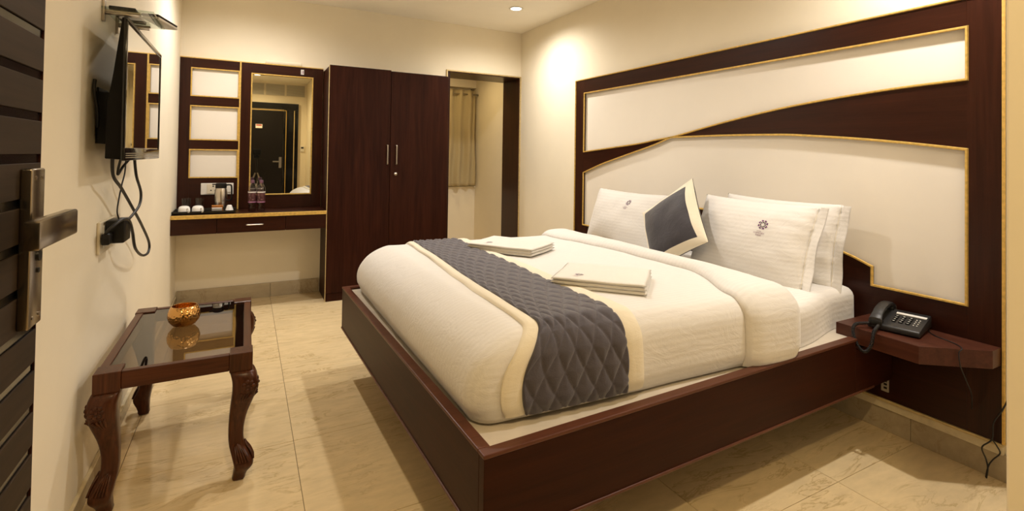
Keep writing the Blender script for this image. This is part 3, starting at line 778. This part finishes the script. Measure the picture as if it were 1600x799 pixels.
# ------------------------------------------------------------------ things on the desk
DZ = .8205
tr = thing('serving_tray', 'black serving tray with cups, glasses and flask on the desk', 'tray', (-.29, 4.93, DZ))
obj('tray_base', mbox(-.505, -.085, 4.80, 5.06, DZ, DZ+.008, .002), BLACKG, tr)
b = NB()
prism(b, [(-.518, DZ+.006), (-.505, DZ+.004), (-.505, DZ+.008), (-.514, DZ+.026), (-.519, DZ+.026)], 'y', 4.795, 5.065)
prism(b, [(-.070, DZ+.026), (-.075, DZ+.026), (-.085, DZ+.008), (-.085, DZ+.004), (-.072, DZ+.006)], 'y', 4.795, 5.065)
prism(b, [(4.788, DZ+.026), (4.794, DZ+.026), (4.802, DZ+.008), (4.802, DZ+.004), (4.79, DZ+.006)], 'x', -.515, -.073)
prism(b, [(5.072, DZ+.026), (5.066, DZ+.026), (5.058, DZ+.008), (5.058, DZ+.004), (5.07, DZ+.006)], 'x', -.515, -.073)
obj('tray_rim', b, BLACKG, tr)
TZ = DZ+.0085
cup = thing('cup', 'white porcelain cup turned upside down at the left end of the tray', 'cup', (-.437, 4.835, TZ), 'upturned cups on the tray')
b = NB(); lathe(b, [(.042, 0), (.0425, .004), (.041, .035), (.037, .050), (.028, .058), (.020, .0585), (.020, .061), (.017, .061), (0, .058)], -.437, 4.835, 28, TZ)
obj('bowl', b, PORC, cup, 50)
obj('handle', tube(NB(), smoothpath([(-.415, 4.801, TZ+.040), (-.403, 4.788, TZ+.042), (-.397, 4.780, TZ+.028), (-.400, 4.783, TZ+.013), (-.412, 4.799, TZ+.010)], 6), .0048, 8), PORC, cup, True)
c2 = copy_tree(cup, (.094, 0, 0)); c2['label'] = 'white porcelain cup turned upside down beside the tea sachets'
gl = thing('drinking_glass', 'clear drinking glass behind the left upturned cup on the tray', 'glass', (-.435, 4.965, TZ), 'drinking glasses on the tray')
b = NB(); lathe(b, [(0, .006), (.028, .006), (.032, .112), (.034, .112), (.030, 0), (0, 0)], -.435, 4.965, 24, TZ)
obj('tumbler', b, CGLASS, gl, 40)
g2 = copy_tree(gl, (.092, 0, 0)); g2['label'] = 'clear drinking glass behind the right upturned cup on the tray'
ke = thing('vacuum_flask', 'brushed steel vacuum flask with black lid and handle on the tray', 'flask', (-.186, 4.95, TZ))
kx, ky = -.186, 4.955
b = NB(); lathe(b, [(0, 0), (.046, 0), (.049, .006), (.049, .150), (.045, .180), (.040, .196), (0, .196)], kx, ky, 32, TZ); obj('body', b, STEEL, ke, 40)
b = NB(); lathe(b, [(0, .194), (.041, .194), (.043, .200), (.042, .232), (.030, .238), (0, .239)], kx, ky, 28, TZ)
box(b, kx-.066, kx-.035, ky-.012, ky+.012, TZ+.222, TZ+.232, .003)
obj('lid', b, BLACK, ke, 40)
b = NB(); tube(b, smoothpath([(kx+.036, ky, TZ+.218), (kx+.062, ky-.01, TZ+.222), (kx+.078, ky-.014, TZ+.208), (kx+.080, ky-.014, TZ+.12), (kx+.074, ky-.012, TZ+.092), (kx+.046, ky, TZ+.085)], 6), .0065, 8); obj('handle', b, BLACK, ke, True)
sb = thing('sachet_holder', 'small black holder of orange and white tea sachets on the tray', 'sachets', (-.205, 4.86, TZ))
obj('holder', mbox(-.262, -.085, 4.820, 4.882, TZ, TZ+.014, .003), BLACKG, sb)
b = NB(); t = bmesh.new(); bmesh.ops.create_cube(t, size=1); merge(b, t, Matrix.Translation((-.205, 4.850, TZ+.036)) @ Matrix.Rotation(math.radians(20), 4, 'X') @ Matrix.Diagonal((.082, .012, .044, 1)))
pk = obj('packet', b, LABELO, sb)
b = NB(); t = bmesh.new(); bmesh.ops.create_cube(t, size=1); merge(b, t, Matrix.Translation((-.208, 4.838, TZ+.026)) @ Matrix.Rotation(math.radians(20), 4, 'X') @ Matrix.Diagonal((.072, .008, .022, 1)))
obj('packet', b, PAPER, sb)
cm = thing('creamer_pot', 'small white creamer pots heap at the right of the sachets', 'creamer', (-.118, 4.85, TZ+.014))
b = NB(); lathe(b, [(0, 0), (.030, 0), (.026, .012), (.017, .040), (.012, .042), (0, .042)], -.118, 4.852, 8, TZ+.0145); obj('pot', b, PAPER, cm, 30)
cm['label'] = 'small white tapered paper cup on the black holder'; cm['category'] = 'paper cup'; cm.name = 'paper_cup'
def bottle_label():
    m, nt, b = newmat('bottle_label')
    n = noisetex(nt, coords(nt), 70, 2); r = ramp(nt, n, [(.40, (.055, .012, .014)), (.58, (.09, .028, .026)), (.70, (.24, .12, .13))]); nt.links.new(r.outputs[0], b.inputs['Base Color']); b.inputs['Roughness'].default_value = .4; return m
BLAB = bottle_label(); PINK = plain('pink_band', (.34, .14, .25), .4); WATER = sheer_glass('water', (.86, .82, .84), 1.33)
bo = thing('water_bottle', 'clear water bottle with maroon label, left of the pair before the mirror', 'bottle', (.052, 4.885, DZ), 'water bottles on the desk')
bx, byy = .052, 4.885
prof = [(0, .004), (.020, 0), (.029, .003), (.032, .012), (.030, .026), (.032, .034), (.030, .044), (.0325, .052), (.0325, .150), (.0325, .176), (.0325, .192), (.028, .214), (.019, .232), (.0135, .240), (.0135, .246)]
b = NB(); lathe(b, prof, bx, byy, 24, DZ); obj('body', b, PET, bo, True)
b = NB(); lathe(b, [(.0329, .078), (.0333, .080), (.0333, .176), (.0329, .178)], bx, byy, 24, DZ, cap=False); lb = obj('label_sleeve', b, BLAB, bo, True)
for za, zb in ((.078, .088), (.164, .172)):
    b = NB(); lathe(b, [(.0334, za), (.0336, za+.001), (.0336, zb), (.0334, zb+.001)], bx, byy, 24, DZ, cap=False); obj('band', b, PINK if za < .1 else PAPER, lb, True)
b = NB(); lathe(b, [(0, .272), (.013, .272), (.0155, .268), (.0155, .246), (0, .246)], bx, byy, 20, DZ); obj('cap', b, plain('cap_plum', (.12, .045, .075), .35), bo, 40)
bo2 = copy_tree(bo, (.068, -.012, 0)); bo2['label'] = 'clear water bottle with maroon label, right of the pair before the mirror'
sw = thing('wall_socket', 'white three-pin power socket and switch plate behind the flask above the desk', 'socket', (-.22, y0, .957))
obj('plate', mbox(-.345, -.096, y0-.008, y0-.0003, .957, 1.057, .003), WHITEP, sw)
obj('socket_module', mbox(-.300, -.205, y0-.011, y0-.008, .966, 1.048, .002), IVORY, sw)
obj('rocker', mbox(-.150, -.110, y0-.013, y0-.008, .975, 1.040, .003), WHITEP, sw)
for x, z in ((-.252, 1.030), (-.268, .994), (-.236, .994)):
    obj('pin_hole', disc(NB(), (x, y0-.0108, z), (0, -1, 0), .0065 if z > 1.01 else .0055, .0006, 10), BLACK, sw)

# ------------------------------------------------------------------ television on the left wall
tv = thing('television', 'flat black television on a bracket on the left wall', 'television', (XL, 2.7, 1.29))
tx = -.398
b = NB(); prism(b, [(tx-.004, 1.300), (tx-.004, 1.828), (tx-.018, 1.828), (tx-.040, 1.62), (tx-.056, 1.50), (tx-.058, 1.304)], 'y', 2.304, 3.130, .003)
obj('back_shell', b, plain('tv_shell', (.006, .005, .004), .45, spec=.12), tv, 30)
b = NB(); box(b, tx-.012, tx, 2.300, 3.134, 1.296, 1.345, .003); box(b, tx-.012, tx, 2.300, 3.134, 1.812, 1.832, .003); box(b, tx-.012, tx, 2.300, 2.318, 1.34, 1.815, .003); box(b, tx-.012, tx, 3.116, 3.134, 1.34, 1.815, .003)
bz = obj('bezel', b, BLACKG, tv, 30)
for z in (1.306, 1.314, 1.322): obj('speaker_rib', mbox(tx-.001, tx+.0015, 2.32, 3.11, z, z+.003), CHROME, bz)
obj('badge', mbox(tx-.0005, tx+.001, 2.70, 2.745, 1.331, 1.337), CHROME, bz)
obj('screen', mbox(tx-.008, tx-.0035, 2.316, 3.118, 1.343, 1.814), SCREEN, tv)
b = NB(); box(b, XL+.0005, XL+.008, 2.47, 2.62, 1.36, 1.58, .002); box(b, XL+.008, tx-.050, 2.45, 2.49, 1.36, 1.56, .003); box(b, XL+.008, tx-.050, 2.56, 2.60, 1.36, 1.56, .003)
obj('wall_bracket', b, BLACK, tv)
obj('bracket_arm', tube(NB(), smoothpath([(XL+.01, 2.40, 1.60), (XL+.012, 2.385, 1.56), (XL+.02, 2.40, 1.48), (XL+.02, 2.405, 1.42)], 6), .006), BLACKR, tv, True)
# cables
def cable(name, label, P_, r):
    return tag(obj(name, tube(NB(), smoothpath(P_, 8), r, 8), BLACKR, None, True), label, 'cable', 'cables under the television')
ax = -.47
cable('power_cable', 'thick black cable looping lowest under the television to the adaptor', [(-.455, 2.42, 1.305), (-.46, 2.469, 1.234), (-.46, 2.624, 1.174), (-.455, 2.835, 1.072), (-.45, 3.052, .962), (-.45, 3.27, .845), (-.45, 3.25, .795), (-.45, 3.074, .812), (-.445, 2.86, .884), (-.44, 2.751, .976), (-.437, 2.65, 1.036), (-.445, 2.56, 1.050), (-.475, 2.51, 1.02), (-.500, 2.545, .985)], .0062)
cable('aerial_cable', 'black cable dropping from the middle of the television and curving back', [(-.44, 2.755, 1.302), (-.44, 2.809, 1.22), (-.44, 2.929, 1.138), (-.44, 2.905, 1.08), (-.445, 2.77, 1.045), (-.45, 2.68, 1.032)], .0058)
cable('adaptor_cable', 'thin black wire running straight down from television to adaptor top', [(-.46, 2.692, 1.302), (-.47, 2.737, 1.237), (-.47, 2.68, 1.184), (-.47, 2.637, 1.133), (-.47, 2.609, 1.082), (-.468, 2.63, 1.048)], .0028)
cable('signal_cable', 'short black cable bent in a tight loop against the television underside', [(-.46, 2.60, 1.302), (-.475, 2.64, 1.262), (-.48, 2.66, 1.232), (-.47, 2.70, 1.265), (-.455, 2.76, 1.302)], .005)
ws = thing('wall_socket', 'ivory socket plate on the left wall below the television with plugged adaptor', 'socket', (XL, 2.71, .92))
obj('plate', mbox(XL+.0003, XL+.012, 2.53, 2.885, .915, 1.045, .004), IVORY, ws)
obj('module', mbox(XL+.012, XL+.016, 2.57, 2.67, .935, 1.028, .002), WHITEP, ws); obj('module', mbox(XL+.012, XL+.016, 2.69, 2.80, .935, 1.028, .002), WHITEP, ws)
obj('rocker', mbox(XL+.016, XL+.020, 2.81, 2.85, .955, 1.005, .002), WHITEP, ws)
obj('screw', disc(NB(), (XL+.012, 2.543, .98), (1, 0, 0), .004, .001, 8), BLACK, ws)
ad = thing('power_adaptor', 'black plug-in power adaptor in the ivory wall socket', 'adaptor', (-.47, 2.64, .955))
obj('case', mbox(XL+.018, -.438, 2.575, 2.70, .952, 1.046, .006), BLACK, ad, 30)
obj('plug', mbox(XL+.017, -.475, 2.515, 2.570, .955, 1.0, .006), BLACK, ad, 30)

# ------------------------------------------------------------------ glass shelf above the television
gs = thing('glass_shelf', 'small glass wall shelf on steel brackets above the television', 'shelf', (XL, 2.66, 1.86))
obj('glass_plate', mbox(XL+.002, -.348, 2.50, 2.808, 1.898, 1.906, .001), SHGLASS, gs)
for y in (2.525, 2.765):
    b = NB(); box(b, XL+.0005, XL+.010, y-.014, y+.014, 1.850, 1.935, .002); tube(b, [(XL+.006, y, 1.886), (-.40, y, 1.886)], .008, 10); box(b, XL+.006, -.395, y-.008, y+.008, 1.890, 1.8975, .001)
    obj('bracket', b, CHROME, gs, 30)
stb = thing('set_top_box', 'black set-top box lying on the glass shelf', 'set-top box', (-.45, 2.64, 1.9065))
obj('case', mbox(-.505, -.415, 2.545, 2.795, 1.9065, 1.922, .004), BLACK, stb, 30)
for i in range(8): obj('vent_rib', mbox(-.500, -.42, 2.56+.028*i, 2.57+.028*i, 1.922, 1.9245), BLACKR, stb)
rc = thing('remote_control', 'black and white remote control sticking out over the glass shelf edge', 'remote', (-.35, 2.70, 1.9065))
RM = Matrix.Translation((-.366, 2.745, 1.9065)) @ Matrix.Rotation(math.radians(-14), 4, 'Z')
b = NB(); box(b, -.022, .045, -.10, .10, .0, .012, .005); b.transform(RM); obj('lower_shell', b, WHITEP, rc, 30)
b = NB(); box(b, -.024, .044, -.105, .098, .0125, .022, .004); b.transform(RM); rcu = obj('upper_shell', b, BLACK, rc, 30)
b = NB()
for i in range(3):
    for j in range(7): box(b, -.012+.018*i, -.003+.018*i, -.085+.024*j, -.072+.024*j, .0215, .0255, .001, 1)
b.transform(RM); obj('buttons', b, BLACKR, rcu)

# ------------------------------------------------------------------ coffee table
tbl = thing('coffee_table', 'carved dark wood coffee table with tinted glass top beside the left wall', 'table', (-.215, 2.73, 0))
x0, x1, ya, yb, zt = -.470, .036, 2.305, 3.165, .520
az = .455
for (cx, cy) in ((x0, ya), (x1-.075, ya), (x0, yb-.075), (x1-.075, yb-.075)):
    obj('corner_block', mbox(cx-.004, cx+.079, cy-.004, cy+.079, az-.006, zt+.003, .003), CARVE, tbl)
for y in (ya, yb-.03): obj('apron', mbox(x0+.079, x1-.079, y, y+.03, az, zt, .003), CARVEX, tbl)
CARVEY = woodmat('carved_wood_y', 'y', (.034, .0100, .0040), (.120, .038, .014), .3, .3, 1.5)
for x in (x0, x1-.03): obj('apron', mbox(x, x+.03, ya+.079, yb-.079, az, zt, .003), CARVEY, tbl)
for y in (ya+.03, yb-.05): obj('glass_ledge', mbox(x0+.03, x1-.03, y, y+.02, zt-.030, zt-.013), CARVEX, tbl)
obj('glass_top', mbox(x0+.031, x1-.031, ya+.031, yb-.031, zt-.012, zt-.003, .001), TGLASS, tbl)
SEC = [(.449, .000, .042), (.440, .006, .045), (.410, .014, .046), (.370, .014, .045), (.330, .007, .041), (.280, -.003, .034), (.230, -.010, .0295), (.180, -.012, .0275), (.140, -.008, .0285), (.110, .004, .033), (.080, .014, .036), (.062, .015, .034), (.040, .007, .028), (.020, .002, .024), (.004, .0, .022)]
PAD = plain('foot_pad', (.50, .42, .33), .6)
for sx, sy in ((-1, -1), (1, -1), (-1, 1), (1, 1)):
    cx = x0+.0375 if sx < 0 else x1-.0375; cy = ya+.0375 if sy < 0 else yb-.0375
    b = NB(); R_ = []
    for z, o, h in SEC:
        ring = []
        ox, oy = cx+sx*o*1.1*(0.75 if sx < 0 else 1), cy+sy*o*1.1
        for k in range(20):
            a = 2*math.pi*k/20; ca, sa = math.cos(a), math.sin(a); e = .55
            ring.append(b.verts.new((ox+h*math.copysign(abs(ca)**e, ca), oy+h*math.copysign(abs(sa)**e, sa), z)))
        R_.append(ring)
    for i in range(len(R_)-1):
        for k in range(20): b.faces.new((R_[i][k], R_[i+1][k], R_[i+1][(k+1) % 20], R_[i][(k+1) % 20]))
    b.faces.new(R_[0]); b.faces.new(R_[-1][::-1]); bmesh.ops.recalc_face_normals(b, faces=b.faces[:])
    sb_ = bmesh.ops.subdivide_edges(b, edges=b.edges[:], cuts=1, use_grid_fill=True, smooth=.6)
    lg = obj('leg', b, CARVE, tbl, 50)
    # carved rosette on the knee, leaf strokes at knee and ankle (on the two outward faces)
    b = NB(); b2 = NB()
    for (nx_, ny_) in ((0, sy), (sx, 0)):
        fx = cx+sx*.015*(0.75 if sx < 0 else 1); fy = cy+sy*.015
        def onface(u, z, d, off=.015, hh=.045):
            # u across, z up, d proud of the face
            zz = sorted(SEC, key=lambda q: abs(q[0]-z))[0]; o_, h_ = zz[1]*1.1, zz[2]
            if nx_: return Vector((cx+sx*(o_*(0.75 if sx < 0 else 1)+h_*.97+d), cy+sy*o_+u, z))
            return Vector((cx+sx*o_*(0.75 if sx < 0 else 1)+u, cy+sy*(o_+h_*.97+d), z))
        s_ = sx if ny_ else sy
        cz, cu0 = .392, .012*s_
        for k in range(7):
            a = 2*math.pi*k/7
            p = onface(cu0+.017*math.cos(a), cz+.017*math.sin(a), 0)
            dims = (.009, .006, .009)
            ellipsoid(b, p, *(dims if ny_ else (.006, .009, .009)), seg=8)
        ellipsoid(b, onface(cu0, cz, .003), .007, .007, .007, seg=8)
        for k in range(4):
            u = (-.018+.012*k)*s_*1.0
            tube(b2, smoothpath([onface(u+cu0*.5, .368-.004*k, .001), onface(u*.7+.004*s_, .340, .003), onface(u*.3, .305, .001)], 4), .0045, 6)
        for k in range(5):
            u = (-.020+.010*k)
            tube(b2, smoothpath([onface(u*.4, .150-abs(u)*.4, .000), onface(u*.8, .115, .003), onface(u*1.0, .085, .002)], 4), .004, 6)
    obj('carved_rosette', b, CARVE, lg, True); obj('carved_leaves', b2, CARVE, lg, True)
    obj('foot_pad', lathe(NB(), [(0, 0), (.020, 0), (.020, .0045), (0, .0045)], cx, cy, 16, 0), PAD, lg)
# copper bowl
def coppermat():
    m, nt, b = newmat('hammered_copper'); b.inputs['Base Color'].default_value = (.80, .45, .15, 1); b.inputs['Metallic'].default_value = 1; b.inputs['Roughness'].default_value = .16
    v = N(nt, 'ShaderNodeTexVoronoi'); v.inputs['Scale'].default_value = 95; nt.links.new(coords(nt), v.inputs['Vector']); bump(nt, b, v.outputs['Distance'], .55, .004); return m
bw = thing('copper_bowl', 'round hammered copper bowl on the glass coffee table', 'bowl', (-.243, 2.80, zt-.0025))
b = NB(); bp = [(0, .000), (.030, .000), (.046, .008), (.060, .026), (.0655, .046), (.0635, .066), (.056, .084), (.050, .092), (.0475, .0925), (.0475, .090), (.054, .080), (.0605, .064), (.0625, .046), (.057, .028), (.044, .012), (.028, .005), (0, .005)]
lathe(b, [(r*1.02, z*1.02) for r, z in bp], -.243, 2.80, 48, zt-.0025); obj('vessel', b, coppermat(), bw, True)

# ------------------------------------------------------------------ open door at the left
dsurf = -.294
DOORW = woodmat('door_laminate', 'y', (.020, .012, .006), (.044, .027, .015), .6, 0, 1.2)
dr1 = tag(thing('door_1', 'open black slatted bathroom door with steel lever handle in the left foreground', 'door', (-.32, .6, 0)), kind='structure')
obj('leaf', mbox(-.340, dsurf-.003, .20, 1.073, .01, 2.10), BLACKG, dr1)
k = 0; zc = 1.3945-.0667*21
while zc < 2.09:
    a, c = max(zc, .012), min(zc+.0525, 2.098)
    if c-a > .01: obj('slat', mbox(dsurf-.003, dsurf, .20, 1.0735, a, c, .0006, 1), DOORW, dr1)
    zc += .0667
obj('edge_lipping', mbox(-.340, dsurf-.0005, 1.0736, 1.076, .01, 2.10), WZ, dr1)
px = dsurf
DSTEEL = plain('door_steel', (.30, .255, .20), .24, 1, noise_amt=.05, nscale=120)
hd = obj('handle_plate', mbox(px, px+.0145, .990, 1.043, 1.066, 1.306, .003, 3), DSTEEL, dr1, 30)
lev = NB(); tube(lev, [(px+.0145, 1.020, 1.222), (px+.046, 1.020, 1.222)], .009, 14)
box(lev, px+.040, px+.058, .868, 1.034, 1.202, 1.241, .003, 2)
obj('lever', lev, DSTEEL, hd, 30)
obj('keyhole', disc(disc(NB(), (px+.0146, 1.020, 1.172), (1, 0, 0), .008, .003, 16), (px+.0146, 1.020, 1.150), (1, 0, 0), .004, .002, 10), BLACK, hd)
for y, z in ((1.004, 1.292), (1.031, 1.292), (1.004, 1.080), (1.031, 1.080)): obj('screw', disc(NB(), (px+.0144, y, z), (1, 0, 0), .0035, .001, 10), STEEL, hd)
obj('hinge_post', mbox(XL+.001, -.30, .145, .197, 0, 2.14, .002), WZ, dr1)

# ------------------------------------------------------------------ entrance door seen in the mirror
e2 = tag(thing('door_2', 'closed black entrance door reflected in the mirror', 'door', (.2, FY, 0)), kind='structure')
BD = plain('black_door', (.008, .006, .005), .5, spec=.2)
obj('leaf', mbox(-.22, .66, FY+.001, FY+.030, .01, 2.18, .002), BD, e2)
for a0, a1, z0_, z1_ in ((-.42, -.225, 0, 2.34), (.745, .935, 0, 2.34), (-.225, .745, 2.22, 2.34)): obj('frame', mbox(a0, a1, FY+.001, FY+.060, z0_, z1_, .004), BLACKG, e2)
obj('frame', mbox(.665, .745, FY+.001, FY+.045, 0, 2.22, .003), BLACKG, e2)
obj('gold_trim', mbox(.700, .712, FY+.045, FY+.050, 0, 2.2, .001), GOLD, e2); obj('gold_trim', mbox(-.2, .712, FY+.045, FY+.050, 2.19, 2.2, .001), GOLD, e2)
obj('gold_trim', mbox(.850, .866, FY+.060, FY+.066, 0, 2.2, .001), GOLD_P, e2)
hp = obj('handle_plate', mbox(.585, .635, FY+.030, FY+.042, 1.02, 1.24, .003), CHROME, e2)
obj('lever', box(tube(NB(), [(.61, FY+.04, 1.15), (.61, FY+.08, 1.15)], .009, 10), .47, .62, FY+.075, FY+.090, 1.137, 1.162, .003), CHROME, hp)
sg = obj('notice', mbox(.15, .27, FY+.030, FY+.033, 1.82, 1.90), PAPER, e2)
RED = plain('notice_red', (.45, .06, .05), .5)
b = mbox(.16, .26, FY+.0332, FY+.0342, 1.865, 1.892)
obj('notice_print', b, RED, sg)
ag = thing('air_grille', 'long grey air grille above the entrance door reflected in the mirror', 'grille', (.3, FY, 2.49))
GRL = plain('grille_grey', (.36, .35, .31), .5)
for i, x in enumerate((-.45, -.07, .31, .69)):
    g = obj('grille_panel', mbox(x, x+.37, FY+.001, FY+.012, 2.49, 2.74, .002), IVORY, ag)
    for k in range(10): obj('louvre', mbox(x+.015, x+.355, FY+.012, FY+.020, 2.505+.0225*k, 2.517+.0225*k), GRL, g)
th_ = thing('thermostat', 'small white thermostat beside the entrance door reflected in the mirror', 'thermostat', (1.03, FY, 1.37))
obj('case', mbox(.985, 1.065, FY+.001, FY+.022, 1.36, 1.47, .004), WHITEP, th_); obj('display', mbox(1.0, 1.05, FY+.0221, FY+.023, 1.42, 1.455), BLACKG, th_)
# photographer's tripod and camera, seen only in the mirror
tp_ = thing('camera_tripod', 'black camera on a tripod reflected in the mirror', 'tripod', (.17, -.18, 0))
TXY = Matrix.Translation((.17, -.04, 0))
def TO(name, bm, *a): bm.transform(TXY); return obj(name, bm, *a)
TO('camera_body', mbox(-.07, .07, -.17, -.10, CAM_H-.05, CAM_H+.055, .008), BLACK, tp_)
b = NB(); lathe(b, [(.034, 0), (.034, .055), (.030, .055), (.030, .050), (0, .05)], 0, 0, 20); b.transform(Matrix.Translation((0, -.10, CAM_H)) @ Matrix.Rotation(-math.pi/2, 4, 'X')); TO('lens', b, BLACK, tp_, 30)
b = NB(); tube(b, [(0, -.14, .75), (0, -.14, CAM_H-.05)], .016, 10); box(b, -.05, .05, -.18, -.10, CAM_H-.12, CAM_H-.06, .006); tube(b, [(0, -.14, CAM_H-.09), (.16, -.30, CAM_H-.16)], .008, 8); TO('head_column', b, BLACK, tp_)
for a in (35, 155, 275):
    a = math.radians(a); TO('leg', tube(NB(), [(.02*math.cos(a), -.14+.02*math.sin(a), .95), (.38*math.cos(a), -.14+.38*math.sin(a), .0)], .013, 10), CHROME, tp_, True)

# ------------------------------------------------------------------ curtain in the alcove
cu1 = thing('curtain', 'pale gold satin eyelet curtain at the alcove window', 'curtain', (2.2, 6.37, .9))
b = NB(); n, m = 150, 30; V = []
for i in range(n+1):
    x = 1.56+(2.80-1.56)*i/n; row = []
    for j in range(m+1):
        z = .915+(2.235-.915)*j/m; t_ = j/m
        y = 6.372+.030*math.sin(x*46+.5*math.sin(z*2.3))*(1-.15*t_)+.012*math.sin(x*23+z*3)
        row.append(b.verts.new((x+.006*math.sin(z*7+x*9), y, z)))
    V.append(row)
for i in range(n):
    for j in range(m): b.faces.new((V[i][j], V[i+1][j], V[i+1][j+1], V[i][j+1]))
t0 = bmesh.ops.solidify(b, geom=b.faces[:], thickness=.002)
obj('fabric', b, CURT, cu1, True)
for i in range(9):
    obj('eyelet', tube(NB(), [Vector((1.61+.142*i, 6.372+.021*math.cos(2*math.pi*k/16), 2.175+.021*math.sin(2*math.pi*k/16))) for k in range(17)], .004, 6), CHROME, cu1, True)
rd = thing('curtain_rod', 'steel curtain rod across the alcove window', 'curtain rod', (2.2, 6.37, 2.16))
obj('rod', tube(NB(), [(1.505, 6.372, 2.175), (2.838, 6.372, 2.175)], .011, 12), CHROME, rd, 40)
